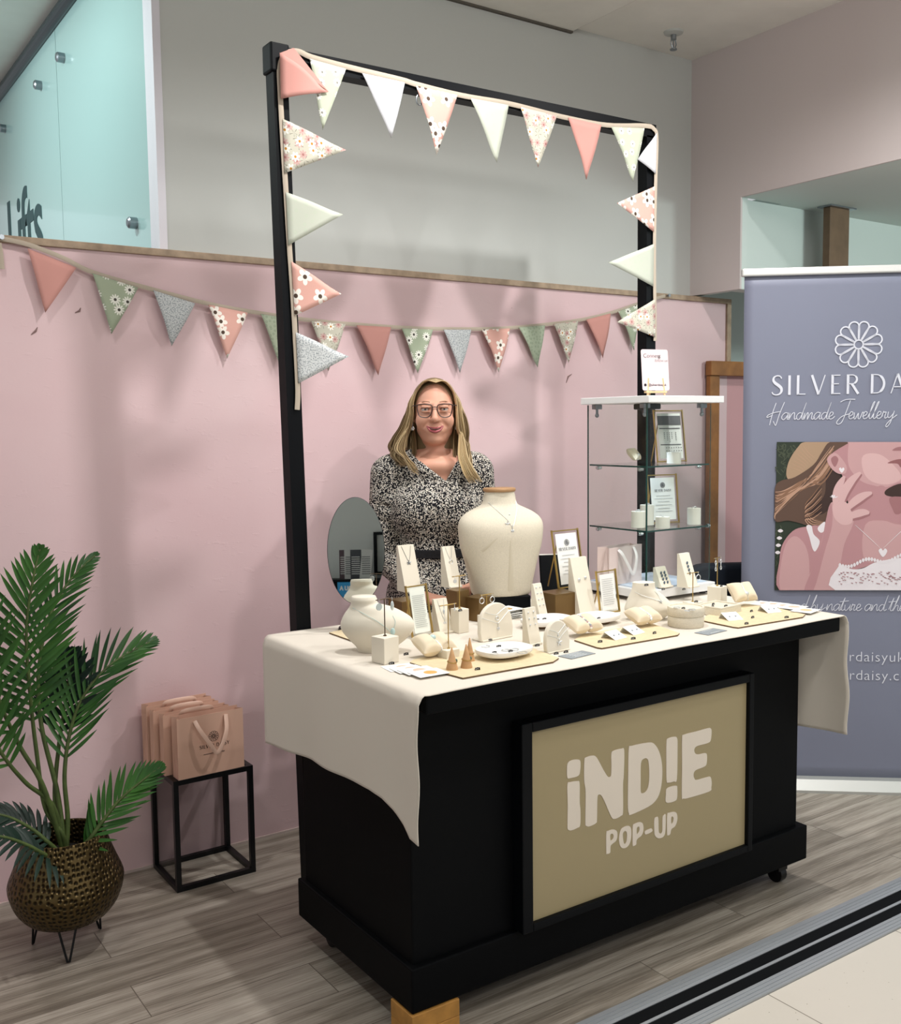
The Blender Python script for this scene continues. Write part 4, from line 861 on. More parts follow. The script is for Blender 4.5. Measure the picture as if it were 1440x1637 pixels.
# ---- boards
def board(lb, corners, rz_, grp='thin tan display boards'):
    q = [at(*c) for c in corners]; cen = sum(q, Vector())/len(q); g = G(); g.mi = 0
    pl_ = [(v.x-cen.x, v.y-cen.y) for v in q]; n = len(pl_); h = .004
    g.push([(x, y, h) for x, y in pl_], [list(range(n))]); g.mi = 1
    g.push([(x, y, 0) for x, y in pl_]+[(x, y, h) for x, y in pl_], [list(range(n))[::-1]]+[[i, (i+1) % n, n+(i+1) % n, n+i] for i in range(n)])
    tag(g.done('display_board', [M_BOARD, M_BOARDE], loc=cen), lb, 'board', grp)
board('tan board with small clipped corners at the front left, under the ring cones', [(655, 1061), (706, 1077), (740, 1086), (884, 1060), (893, 1054), (836, 1032), (720, 1044), (662, 1056)], 0)
board('tan board in the middle front, under the bead bracelet pillow', [(918, 1025), (955, 1037), (962, 1038), (1083, 1017), (1086, 1014), (1040, 998), (930, 1016)], 0)
board('tan board at the right front, under the folded earring cards', [(1124, 994), (1172, 1004), (1180, 1005), (1283, 988), (1287, 984), (1244, 974), (1190, 967), (1128, 986)], 0)
board('brown board at the far left, under the white necklace bust', [(526, 1013), (588, 1035), (640, 1022), (575, 1002)], 0)
BH = TT+.0014+.0041
# ---- necklace busts in white suede
def bust_thing(lb, secs, py0, px0, depth, m_, name='necklace_bust', grp=None, cap=None, ex=2.0):
    base = at(px0, py0-4); pm = ppm(base); t = thing(name, lb, 'display bust', base, YAWR, grp)
    g = G(); s_ = dense(sil_loft(secs, base, py0, pm, depth, cx0=px0)); g.loft(s_, 48, ex); g.done('body', m_, t, 80); return t, pm, s_
b1, pm1, s1 = bust_thing('low white necklace bust with a narrow neck at the table’s far left corner', [(1045, 572, 632), (1038, 570, 634), (1027, 560, 648), (1014, 549, 660), (1003, 545, 663), (992, 548, 658), (983, 553, 645), (975, 559, 628, .62), (969, 562, 607, .8), (962, 562, 604, .9), (957, 564, 602, .9)], 1045, 602, .55, M_SUEDE)
b2, pm2, s2 = bust_thing('low white necklace bust in front of the glass cabinet', [(994, 1012, 1058), (986, 1003, 1070), (977, 998, 1077), (968, 1000, 1072), (958, 1004, 1062), (950, 1008, 1052, .65), (944, 1010, 1047, .75), (935, 1011, 1046, .75)], 994, 1030, .5, M_SUEDE)
# ---- linen half torso
q = P(801, 949, 1, 2.705); base = Vector((q.x, 2.705, q.z))
g = G(); g.box2((-.085, -.06, 0), (.085, .045, q.z-TT-.0015), .003); tag(g.done('riser_block', M_BLACKF, loc=(q.x, 2.705, TT+.0008), rz=-.36), 'black riser block under the large linen bust', 'riser'); pm = ppm(base)
bt = thing('bust_form', 'large cream linen half-torso bust with a wooden neck cap in front of the woman', 'display bust', base, -.36)
sec = [(z_*.93, a_*.975, b_*.93, c_, d_) for z_, a_, b_, c_, d_ in [(0, .098, .068, 0, 0), (.012, .105, .074, 0, 0), (.05, .112, .079, 0, 0), (.11, .125, .085, 0, 0), (.17, .141, .09, 0, 0), (.215, .1475, .094, 0, 0), (.25, .1485, .09, 0, 0), (.275, .140, .082, .0, .004), (.295, .118, .07, 0, .008), (.31, .090, .06, 0, .010), (.322, .066, .054, 0, .012), (.335, .058, .050, 0, .012), (.36, .053, .047, 0, .012), (.372, .050, .045, 0, .012)]]
def bust_y(x, z):                                           # front surface of the linen bust
    for a_, b_ in zip(sec, sec[1:]):
        if a_[0] <= z <= b_[0]:
            f = (z-a_[0])/(b_[0]-a_[0]); rx, ry, cy = (a_[i]+(b_[i]-a_[i])*f for i in (1, 2, 4)); return cy-ry*math.sqrt(max(0, 1-abs(x/rx)**2.3))**(2/2.3*1.0)
    return 0
g = G(); g.loft(dense(sec, 6), 56, 2.3); g.done('linen_torso', M_LINEN, bt, 80)
g = G(); g.M = tr(0, 0, -.0262); g.loft([(.371, .053, .048, 0, .012), (.373, .055, .05, 0, .012), (.381, .055, .05, 0, .012), (.383, .053, .048, 0, .012)], 40); g.done('wooden_neck_cap', mat('beech_cap', '#a9825a', .5, grain=30, var=.1), bt, 50)
g = G(); M_SEAM = mat('linen_seam_tape', '#cfc5b0', .9)
g.tube([(.012-.004*i/8, bust_y(.01, .02+.17*i/8)-.0004, .02+.17*i/8) for i in range(9)], [.010, .010, .009, .008, .007, .006, .0045, .003, .0015], 8, flat=.15, up=(0, -1, 0))
g.tube([(-.085+.05*i/6, bust_y(-.085+.05*i/6, .155+.045*i/6)-.0004, .155+.045*i/6) for i in range(7)], [.005, .0055, .005, .004, .003, .002, .001], 8, flat=.15, up=(0, -1, 0))
g.done('dart_seams', M_SEAM, bt, 80)
def chain(lb, pts, locn, rz_, pend, r=.00065, cat='necklace', m_=None, grp='silver necklaces on show'):
    t = thing(cat, lb, cat, locn, rz_, grp); g = G(); g.tube(smooth_pts(pts, 6), r, 5); g.done('chain', m_ or M_SILVER, t, 60)
    for p_, kind, s_ in pend:
        g = G()
        if kind == 'star':
            for q in range(5): a = PI/2+2*PI*q/5; g.tube([Vector(p_), Vector(p_)+Vector((math.cos(a)*s_, -.0015, math.sin(a)*s_))], [.0018, .0012], 6)
        elif kind == 'ring': g.torus(p_, s_, .0011, rot(PI/2, 'X'), 18, 6)
        elif kind == 'drop': g.ball(p_, (s_*.6, s_*.3, s_), 12, 8)
        elif kind == 'stem':
            g.tube([Vector(p_)+Vector((0, 0, s_)), Vector(p_)-Vector((0, 0, s_))], .0012, 6)
            for q in (-1, 1): g.ball(Vector(p_)+Vector((q*.003, -.001, -s_*.4)), (.0026, .0012, .0042), 8, 6)
        g.done('pendant', m_ or M_SILVER, t, 60)
    return t
M_TEAL = mat('seafoam_glass_stone', '#bcd6d4', .15, spec=.6)
bp = lambda x, z: (x*.94, bust_y(x*.94, z*.93)-.0014, z*.93)
chain('fine silver necklaces with a leaf pendant on the large linen bust', [bp(-.050, .335), bp(-.034, .315), bp(-.012, .29), bp(.004, .272), bp(.016, .252), bp(.03, .276), bp(.044, .305), bp(.052, .335)], base, -.36, [(bp(.016, .243), 'stem', .014), (bp(.000, .262), 'star', .010), (bp(.014, .292), 'drop', .004)])
def loft_front(s_, x, z, ex=2.0):
    for a_, b_ in zip(s_, s_[1:]):
        if a_[0] <= z <= b_[0]:
            f = (z-a_[0])/(b_[0]-a_[0]); rx, ry, cx_ = (a_[i]+(b_[i]-a_[i])*f for i in (1, 2, 3)); u = min(.98, abs((x-cx_)/rx)); return -ry*math.sqrt(1-u*u)
    return 0
f1 = lambda px, py: ((px-602)/pm1, loft_front(s1, (px-602)/pm1, (1045-py)/pm1)-.0016, (1045-py)/pm1)
chain('thin silver necklace with a seafoam drop on the far left bust', [f1(*p) for p in ((566, 972), (585, 980), (605, 990), (622, 1003), (628, 1009), (632, 1002), (634, 992), (630, 984))], b1.location, YAWR, [(f1(630, 1008), 'drop', .011)], m_=M_TEAL)
f2 = lambda px, py: ((px-1030)/pm2, loft_front(s2, (px-1030)/pm2, (994-py)/pm2)-.0016, (994-py)/pm2)
chain('thin silver necklace with a daisy pendant on the bust before the cabinet', [f2(*p) for p in ((1013, 948), (1024, 953), (1040, 958), (1052, 962), (1050, 954), (1044, 947))], b2.location, YAWR, [(f2(1053, 963), 'star', .006)])
# ---- mirror
mp_ = at(571, 1000); dm = .31
m = mat('mirror_silver', '#e8eeec', .01, metal=1.0); M_MIRROR = m
q = P(569, 881, 1, 2.70)
mr = thing('table_mirror', 'oval frameless table mirror at the left of the counter', 'mirror', (q.x, q.y, TT+.001), -.50)
zc = q.z-TT; prof = []
g = G(); n = 64; R1, R2 = 45/ppm(q), 85/ppm(q); e = .0035
vs = [(R1*math.cos(2*PI*k_/n), -e, R2*math.sin(2*PI*k_/n)) for k_ in range(n)]; TM = tr(0, 0, zc) @ rot(-.06, 'X')
g.push([TM @ Vector(v) for v in vs], [list(range(n))]); g.done('mirror_glass', M_MIRROR, mr)
g = G(); vs = []; fs = []
for k_ in range(n): a = 2*PI*k_/n; vs += [TM @ Vector((R1*1.0*math.cos(a), -e, R2*math.sin(a))), TM @ Vector((R1*1.018*math.cos(a), -e*.4, R2*1.01*math.sin(a))), TM @ Vector((R1*1.018*math.cos(a), e, R2*1.01*math.sin(a)))]
for k_ in range(n): a, b = 3*k_, 3*((k_+1) % n); fs += [[a, a+1, b+1, b], [a+1, a+2, b+2, b+1]]
fs.append([3*k_+2 for k_ in range(n)]); g.push(vs, fs); g.done('back_and_rim', mat('dark_mirror_back', '#20282a', .4), mr)
g = G(); g.tube([(0, .008, zc-R2*.3), (0, .03, .10), (0, .05, .012)], .005, 8); g.loft([(0, .06, .045, 0, .05), (.008, .058, .043, 0, .05), (.012, .05, .036, 0, .05)], 24); g.done('stand', M_BLACKM, mr, 40)
# ---- gold riser boxes
def riser(lb, px, py, w, d, h, rz_=0):
    q = at(px, py); t = thing('riser_box', lb, 'box', q, rz_, 'open bronze riser boxes'); th = .004; g = G()
    g.box2((-w/2, -d/2, h-th), (w/2, d/2, h), .001); g.box2((-w/2, -d/2, 0), (-w/2+th, d/2, h-th)); g.box2((w/2-th, -d/2, 0), (w/2, d/2, h-th)); g.box2((-w/2+th, -d/2, 0), (w/2-th, -d/2+th, h-th))
    g.done('metal_shell', M_GOLDBOX, t); g = G(); g.box2((-w/2+th, d/2-th, 0), (w/2-th, d/2, h-th)); g.done('back_plate', M_GOLDBOX, t); return q, h
r1 = riser('bronze riser box behind the left bust, under the tallest necklace easel', 650, 1000, .085, .075, .085, .05)
r2 = riser('upright bronze riser box behind the taller brass earring stand', 732, 990, .052, .055, .098, .1)
r3 = riser('bronze riser box left of the stack of cards, under the linen bust', 765, 990, .070, .06, .076, .25)
r4 = riser('bronze riser box under the logo picture frame', 893, 983, .10, .085, .078, .0)
# ---- wedge easels
def easel(lb, q, w, h, d, rz_=0, m_=None, top=.008, grp='ivory sloping jewellery easels'):
    t = thing('jewellery_easel', lb, 'easel', q, rz_, grp); g = G()
    g.prism([(0, 0), (d, 0), (d, h), (d-top, h)], -w/2, w/2, Matrix(((0, 0, 1, 0), (1, 0, 0, -d*.5), (0, 1, 0, 0), (0, 0, 0, 1))))
    g.done('slope', m_ or M_SUEDE, t); g = G(); g.box((0, -d*.5-.003, .003), (w, .006, .006), .0015); g.done('front_lip', m_ or M_SUEDE, t)
    t['_'] = 0; del t['_']
    def face(x, f): return (x, -d*.5+(d-top)*f-.0012, h*f)
    return t, face
def with_z(q, z): return Vector((q.x, q.y, z))
e1, F1 = easel('tallest ivory necklace easel with a dark star pendant, on a bronze box', with_z(at(655, 985), TT+.0015+.085), .062, .150, .055)
chain('thin necklace with a dark star pendant on the tallest easel', [F1(-.018, .98), F1(-.006, .75), F1(0, .66), F1(.008, .75), F1(.018, .98)], e1.location, 0, [(F1(.0, .62), 'star', .008)], .0006, m_=M_STEEL)
e2, F2 = easel('ivory necklace easel with a silver horseshoe pendant, beside the tallest easel', with_z(at(722, 985), TT+.0015+.098), .048, .132, .05)
chain('thin silver necklace with a horseshoe pendant on the second easel', [F2(-.012, .98), F2(-.006, .78), F2(0, .68), F2(.006, .78), F2(.012, .98)], e2.location, 0, [(F2(.0, .62), 'ring', .007)], .0006)
e3, F3 = easel('pale easel with a hanging bead pendant behind the middle earring stand', at(708, 1010), .048, .100, .045)
chain('bead pendant necklace on the pale easel behind the middle earring stand', [F3(-.012, .98), F3(-.004, .5), F3(0, .4), F3(.004, .5), F3(.012, .98)], e3.location, 0, [(F3(0, .34), 'stem', .012)], .0006)
e4, F4 = easel('narrow ivory easel set with rows of ear studs, behind the first white plate', at(863, 990), .038, .115, .04, .15)
e5, F5 = easel('short ivory easel set with ear studs, left of the small arched display', at(850, 1030), .046, .105, .03, .15)
e6, F6 = easel('tall plain ivory easel with two round studs, between the two gold frames', at(931, 982), .070, .188, .06, .0)
def studs(lb, t, face, rows, kind='ball', s_=.0032):
    for i, (x, f) in enumerate(rows):
        g = G(); p_ = Vector(face(x, f)); g.ball(p_+Vector((0, -.001, 0)), (s_, s_*.5, s_), 10, 8)
        o = thing('ear_stud', lb, 'earring', t.location, t.rotation_euler.z, lb); g.done('stud', M_SILVER, o, 60)
studs('tiny silver ear stud pinned in the rows of the narrow ivory easel', e4, F4, [(x, f) for f in (.42, .58, .74, .9) for x in (-.009, .009)])
studs('tiny silver ear stud on the short ivory easel', e5, F5, [(x, f) for f in (.55, .72, .88) for x in (-.011, .011)])
studs('round silver stud on the tall plain ivory easel', e6, F6, [(-.014, .62), (.014, .64)], s_=.0055)
# ---- earring T stands
def tstand(lb, q, bw, bd, bh, rh, bar, rz_=0, m_=None, brass=None, grp='T-bar earring stands'):
    t = thing('earring_stand', lb, 'earring stand', q, rz_, grp); br_ = brass or M_GOLD
    g = G(); g.box((0, 0, bh/2), (bw, bd, bh), .0012); g.done('block', m_ or M_SUEDE, t)
    g = G(); g.cyl((0, 0, bh), (0, 0, bh+rh), .0016, seg=10); g.cyl((0, 0, bh), (0, 0, bh+.003), .0045, seg=12); g.done('rod', br_, t, 40)
    g = G(); g.cyl((-bar/2, 0, bh+rh), (bar/2, 0, bh+rh), .0015, seg=10); g.done('crossbar', br_, t, 40); return t
M_DRK = mat('dark_bronze_wire', '#6a5a4a', .35, metal=.9)
def earrings(lb, t, x, z, kind, s_=.012, mm=None):
    rz_ = t.rotation_euler.z; p = Vector(t.location)+Vector((x*math.cos(rz_), x*math.sin(rz_), z)); o = thing('earring', lb, 'earring', p, rz_)
    g = G(); g.tube([(0, .002, .0), (0, -.0035, .002), (0, -.004, -.008)], .0007, 5); g.done('ear_wire', M_SILVER, o, 60); g = G()
    if kind == 'drop': g.ball((0, -.004, -.008-s_), (s_*.45, s_*.25, s_), 12, 10)
    elif kind == 'hoop': g.torus((0, -.004, -.008-s_), s_, .0012, rot(PI/2, 'X'), 22, 6)
    elif kind == 'rings':
        for q in range(3): g.torus((0, -.004, -.008-s_*(.5+q*1.05)), s_*.55, .0011, rot(PI/2, 'X') @ rot(.4*(q % 2), 'Y'), 18, 6)
    elif kind == 'disc': g.cyl((0, -.003, -.008-s_), (0, -.005, -.008-s_), s_, seg=20)
    g.done('charm', mm or M_SILVER, o, 60); return o
t1 = tstand('ivory block earring stand with a dark T-bar, before the left bust', at(616, 1058), .052, .052, .070, .100, .058, .18, brass=M_DRK)
M_CRYS = mat('clear_crystal', '#cfd8d6', .08, spec=.8, metal=.3)
earrings('large crystal disc earring on the dark T-bar stand, left arm', t1, -.022, .170, 'disc', .010, M_CRYS)
earrings('crystal drop earring on the dark T-bar stand, right arm', t1, .024, .170, 'drop', .013, M_CRYS)
t2 = tstand('low ivory block stand with a tall brass T-bar behind the bracelet pillow', at(717, 1052), .045, .04, .026, .120, .058, .10)
earrings('silver bead earring on the middle brass T-bar, left arm', t2, -.018, .146, 'drop', .008); earrings('silver bead earring on the middle brass T-bar, right arm', t2, .02, .146, 'drop', .006)
t3 = tstand('tall brass T-bar stand on a tall ivory block before the upright bronze box', at(735, 1010), .040, .040, .072, .100, .055, .08)
earrings('white star earring on the tallest brass T-bar, left arm', t3, -.020, .172, 'disc', .006); earrings('pearl drop earring on the tallest brass T-bar, right arm', t3, .024, .172, 'drop', .008)
t4 = tstand('brass T-bar stand with two hoops behind the large arched display', at(778, 998), .045, .04, .03, .065, .052, .05)
earrings('silver hoop earring on the hoop stand, left arm', t4, -.022, .095, 'hoop', .009); earrings('silver hoop earring on the hoop stand, right arm', t4, .020, .095, 'hoop', .009)
t5 = tstand('low ivory block with a brass T-bar and one open hoop, behind the round box', at(1107, 974), .05, .045, .026, .098, .055, .0)
earrings('open silver hoop earring on the right-hand low block stand', t5, .022, .124, 'hoop', .010)
t6 = tstand('ivory block stand with a brass T-bar of linked rings, right of the glass cabinet', at(1146, 965), .052, .05, .062, .098, .055, .3)
earrings('earring of three linked silver rings, left arm of the stand by the cabinet', t6, -.022, .160, 'rings', .011); earrings('earring of three linked silver rings, right arm of the stand by the cabinet', t6, .020, .160, 'rings', .011)
# ---- gold frames
def lines(g, rows, M, w=.0009):
    for x0, x1, z in rows: g.strip([(x0, z), (x1, z)], w, M)
FM = lambda: Matrix(((1, 0, 0, 0), (0, 0, -1, -.0028), (0, 1, 0, 0), (0, 0, 0, 1)))
M_INKL = mat('soft_grey_print', '#85878a', .8)
def pframe(lb, q, w, h, lean, rz_, sheet, fill, margin=.012, dark=False, grp='gold edged glass picture frames', prot=0):
    t = thing('picture_frame', lb, 'frame', q, rz_, grp); L = rot(-lean, 'X'); r = .0020
    g = G(); g.M = L
    for a, b in (((-w/2, 0, r), (w/2, 0, r)), ((-w/2, 0, h-r), (w/2, 0, h-r)), ((-w/2, 0, 0), (-w/2, 0, h)), ((w/2, 0, 0), (w/2, 0, h))):
        c = [(a[i]+b[i])/2 for i in range(3)]; d_ = [abs(b[i]-a[i])+2*r for i in range(3)]; d_[1] = .007; g.box(c, d_, .0006)
    g.done('gold_edge', M_GOLD, t)
    g = G(); g.M = L; g.box((0, 0, h/2), (w-2*r, .0012, h-2*r)); g.done('glass', M_GLASS, t)
    g = G(); g.M = L; g.box((0, -.0015, h/2+prot), (w-2*margin, .0009, h-2*margin+prot)); sh = g.done('printed_sheet', sheet, t)
    g = G(); g.M = L; fill(g, w, h); g.done('print', M_INKL if not dark else M_INK, sh)
    g = G(); yb = h*math.sin(lean)*.75; g.tube([(-w*.38, yb, h*.75*math.cos(lean)), (-w*.38, yb+h*.22, 0)], .0022, 6); g.done('strut', M_GOLD, t); return t
def fill_list(n):
    def f(g, w, h): lines(g, [(-w*.30, w*.30-(i*7 % 5)*w*.02, h*.80-i*h*.64/n) for i in range(n)], FM(), .0007)
    return f
def fill_logo(g, w, h):
    flower(g, h*.055, tr(.0, 0, h*.78) @ FM(), .0011); caps(g, 'SILVER DAISY', h*.052, tr(0, 0, h*.645) @ FM(), .16)
    lines(g, [(-w*.24, w*.24, h*.56), (-w*.32, w*.32, h*.50), (-w*.20, w*.20, h*.44), (-w*.28, w*.28, h*.37), (-w*.2, w*.2, h*.30), (-w*.28, w*.28, h*.24)], FM(), .0009)
M_PAPG = mat('pale_green_card', '#e3e6dc', .8)
pframe('gold frame with a long printed list, left of the pale easel on the counter', at(676, 1018), .078, .155, .20, .12, M_PAPG, fill_list(17), .010, prot=.006)
pframe('largest gold frame with the flower logo sheet, standing on the bronze box', with_z(at(914, 975), TT+.0015+.078), .120, .195, .18, .05, M_PAPER, fill_logo)
pframe('small gold frame with a printed sheet, left of the bust before the cabinet', at(975, 980), .095, .142, .14, .10, M_PAPER, fill_list(13), .012)
# ---- arched necklace displays
def arch(lb, q, w, h, rz_, d=.014, lean=.06):
    t = thing('necklace_display', lb, 'display', q, rz_, 'arched ivory necklace displays'); pl_ = [(-w*.47, 0), (-w*.5, h*.25), (-w*.485, h*.42)]+[(w*.485*math.cos(a), h*.42+h*.58*math.sin(a)) for a in [PI-PI*i/20 for i in range(1, 20)]]+[(w*.485, h*.42), (w*.5, h*.25), (w*.47, 0)]
    g = G(); g.prism(pl_, 0, d, rot(-lean, 'X') @ Matrix(((1, 0, 0, 0), (0, 0, 1, 0), (0, 1, 0, 0), (0, 0, 0, 1)))); o = g.done('padded_arch', M_SUEDE, t, 40); b_ = o.modifiers.new('soft_edge', 'BEVEL'); b_.width = .003; b_.segments = 2; b_.limit_method = 'ANGLE'
    g = G(); g.box((0, .022, .002), (w*.9, .05, .004), .001); g.done('foot', M_SUEDE, t)
    def face(x, z): return (x, z*math.sin(lean)*1.0-.0012+.0, z)
    return t, face
a1, A1 = arch('large arched ivory necklace display at the middle of the counter', at(795, 1022), .132, .108, .10)
chain('upper silver necklace on the large arched display', [A1(-.045, .085), A1(-.02, .076), A1(.0, .073), A1(.018, .082), A1(.04, .092)], a1.location, .10, [(A1(.002, .062), 'ring', .006)])
chain('lower silver necklace on the large arched display', [A1(-.058, .07), A1(-.02, .056), A1(.004, .048), A1(.026, .062), A1(.05, .08)], a1.location, .10, [(A1(.005, .036), 'stem', .011)])
a2, A2 = arch('small arched ivory necklace display near the front of the counter', at(893, 1042), .094, .088, .10)
chain('upper silver necklace on the small arched display', [A2(-.034, .066), A2(-.012, .058), A2(.0, .052), A2(.014, .062), A2(.03, .074)], a2.location, .10, [(A2(0, .046), 'drop', .004)])
chain('lower silver necklace with a tree pendant on the small arched display', [A2(-.042, .052), A2(-.012, .042), A2(.002, .036), A2(.016, .046), A2(.042, .062)], a2.location, .10, [(A2(.002, .026), 'star', .010)])
# ---- trays / plates
M_PLATE = mat('white_plaster_tray', '#efece6', .6)
def plate(lb, q, rx, ry, rz_, h=.014, foot=.010):
    t = thing('jewellery_tray', lb, 'tray', q, rz_, 'white oval jewellery trays'); g = G()
    g.loft([(foot, rx*.93, ry*.93, 0, 0), (foot+.004, rx*.985, ry*.985, 0, 0), (foot+h*.6, rx, ry, 0, 0), (foot+h, rx*.985, ry*.985, 0, 0), (foot+h, rx*.94, ry*.94, 0, 0), (foot+h-.003, rx*.90, ry*.90, 0, 0)], 48, 2.6); g.done('tray', M_PLATE, t, 50)
    g = G(); g.loft([(0, rx*.55, ry*.55, 0, 0), (foot, rx*.55, ry*.55, 0, 0)], 32, 2.4); g.done('foot', M_BOARDE, t, 40); return t, foot+h
p1, ph = plate('white oval tray with rings on the front left board', at(806, 1049, BH), .082, .062, .12)
p2, _ = plate('white oval tray below the narrow studded easel', at(874, 1001), .088, .062, .1, foot=.012)
p3, _ = plate('white oval tray in front of the small gold frame', at(955, 996), .075, .058, .1, foot=.012)
def ring_on(lb, q, s_, tilt=0, stone=None, grp=None, m_=None):
    t = thing('ring', lb, 'ring', q, rnd.uniform(0, 3), grp); g = G(); g.torus((0, 0, .0013), s_, .0013, rot(tilt, 'X'), 22, 6); g.done('band', m_ or M_SILVER, t, 60)
    if stone: g = G(); g.ball((s_*1.05, 0, .003), (.004, .003, .004), 10, 8); g.done('stone', stone, t, 60)
    return t
tz_ = TT+ph+.003
for x, y, s_ in ((776, 1034, .012), (808, 1040, .011), (822, 1039, .012), (790, 1046, .010), (835, 1044, .013)): ring_on('slim silver ring lying on the tray with rings on the front left board', at(x, y, tz_), s_, 0, None, 'slim silver rings on the front left tray')
for x, y, lb in ((893, 997, 'white tile charm lying on the tray below the studded easel, left one'), (903, 991, 'white tile charm lying on the tray below the studded easel, right one')):
    g = G(); g.box((0, 0, .002), (.03, .022, .0035), .0008); tag(g.done('charm_tile', M_WHITE, loc=at(x, y, TT+.0295), rz=.3), lb, 'charm')
# ---- bracelet pillows
M_PIL = mat('cream_velvet_pillow', '#e2d2b6', .85, bump=(400, .1, .001), sheen=.3)
def pillow(lb, q, w, d, h, rz_, tilt, bracelet, blb, mm):
    t = thing('bracelet_pillow', lb, 'pillow', q, rz_, 'little cream bracelet pillows'); L = rot(tilt, 'X')
    def pf(u, v, sgn):
        a, b = 2*u-1, 2*v-1; pin = .16; x = a*w/2*(1-pin*(1-a*a)*0-pin*.5*(1-abs(b))*abs(a)**3*0)*(1-.10*(1-b*b)*(abs(a)**2)); y = b*d/2*(1-.10*(1-a*a)*(abs(b)**2))
        squeeze = 1-.42*math.exp(-(a/.16)**2)
        return L @ Vector((x, y, sgn*h/2*((1-a**4)*(1-b**4))**.55*squeeze))
    lift = h*.5+abs(math.sin(tilt))*d*.42
    g = G(); g.M = tr(0, 0, lift); n = 22
    g.grid(lambda u, v: pf(u, v, 1), n, n); g.grid(lambda u, v: pf(u, v, -1), n, n); o = g.done('cushion', M_PIL, t, 80, fix=True)
    o2 = thing('bracelet', blb, 'bracelet', q, rz_); pts = []
    for k_ in range(28):
        a = 2*PI*k_/28; pts.append(tr(0, 0, lift) @ L @ Vector((.003*math.sin(3*a), (d*.475)*math.cos(a), h*.345*math.sin(a))))
    g = G()
    if bracelet == 'beads':
        g.tube(pts, .0008, 5, closed=True); o3 = g.done('cord', mm[0], o2, 60)
        for k_ in range(1, 14): g = G(); g.ball(pts[k_], .0045, 8, 6); g.done('bead', mm[k_ % len(mm)], o2, 60)
    else:
        g.tube(pts, .0012, 6, closed=True); g.done('bangle', mm[0], o2, 60)
        g = G(); g.ball(pts[6 if bracelet == 'stone' else 9], (.010, .008, .008), 12, 8); g.done('charm', mm[-1], o2, 60)
    return t
M_PINKB = mat('dusky_quartz_bead', '#b79a9a', .3); M_PEARL = mat('pearl_bead', '#ece6da', .25)
pillow('cream bracelet pillow with a seafoam glass bangle behind the front left cards', at(694, 1050), .108, .082, .048, -.02, .34, 'stone', 'silver bangle with a seafoam glass stone on the front left pillow', [M_SILVER, M_TEAL])
pillow('cream pillow wearing a dusky bead bracelet on the middle front board', at(932, 1014, BH), .104, .076, .044, -.05, .34, 'beads', 'dusky quartz bead bracelet on the middle pillow', [M_PINKB, M_PEARL, M_STEEL])
pillow('cream pillow wearing a pearl bracelet in front of the cabinet bust', at(1028, 1000, BH), .104, .074, .044, -.05, .32, 'beads', 'pearl and chain bracelet on the pillow before the cabinet bust', [M_PEARL, M_SILVER])
pillow('cream pillow at the far right of the table, behind the square tray', at(1186, 968, BH), .098, .075, .046, -.15, .85, 'chain', 'fine silver chain bracelet on the far right pillow', [M_SILVER])
# ---- ring cones
M_CONE = mat('natural_wood_cone', '#c69a6c', .6, grain=40, var=.1)
def cone(lb, q, r, h, ringm, slb, stone):
    t = thing('ring_cone', lb, 'ring holder', q, .4, 'wooden ring cones'); g = G(); g.lathe([(r, 0), (r*1.0, .002), (r*.10, h*.97), (.0, h)], 24); g.done('cone', M_CONE, t, 50)
    if slb:
        z = h*.34; rr = r*(1-.34*.92)+.0012; o = thing('ring', slb, 'ring', q+Vector((0, 0, z)), .4); g = G(); g.torus((0, 0, 0), rr, .0013, rot(.12, 'X'), 24, 6); g.done('band', M_GOLD, o, 60)
        g = G(); g.ball((rr*1.0, -rr*.35, .0), (.0055, .004, .0065), 10, 8); g.done('stone', stone, o, 60)
M_GREEN = mat('moss_green_stone', '#46604f', .2, spec=.6)
cone('wooden ring cone with a green stone ring, leftmost of the front cones', at(722.5, 1070, BH), .0155, .058, M_GOLD, 'gold ring with a green stone on the leftmost front cone', M_GREEN)
cone('wooden ring cone with a moss stone ring, second of the front cones', at(745.5, 1067, BH), .0155, .062, M_GOLD, 'gold ring with a moss stone on the second front cone', M_GREEN)
cone('wooden ring cone standing behind the second front cone', at(751, 1056, BH), .0135, .062, M_GOLD, 'gold ring with a pale stone on the cone standing behind', M_PEARL)
cone('small wooden ring cone before the logo frame box, left one', at(890.5, 981), .0125, .048, None, None, None)
cone('wooden ring cone touching the tall plain easel', at(905, 983), .016, .062, M_GOLD, 'gold ring on the cone touching the tall plain easel', M_PEARL)
# ---- cards, booklets
M_CARDG = mat('grey_card_print', '#8d9498', .6); M_ORANGE = mat('tan_seal_print', '#d9a75f', .6); M_PINKS = mat('blush_seal_print', '#dcb9a4', .7)
def card(lb, q, w, d, rz_, z, m_=None, disc=None, name='info_card', grp=None, tilt=0, marks=0, dcol=None):
    t = thing(name, lb, 'card', Vector((q.x, q.y, z)), rz_, grp); g = G(); g.M = rot(tilt, 'X'); g.box((0, 0, .0006), (w, d, .001), .0003); c_ = g.done('paper', m_ or M_PAPER, t)
    if disc: g = G(); g.M = rot(tilt, 'X'); g.lathe([(disc, .0011), (disc, .0014), (0, .0015)], 28, tr(w*.06, 0, 0)); g.done('round_print', dcol or M_ORANGE, c_)
    if marks:
        g = G(); g.M = rot(tilt, 'X'); 
        for q_ in range(marks): g.strip([(-w*.25, d*.3-q_*d*.6/max(1, marks-1)), (w*.25, d*.3-q_*d*.6/max(1, marks-1))], .0012, tr(0, 0, .0011))
        g.done('print', M_TAGW, c_)
    return t
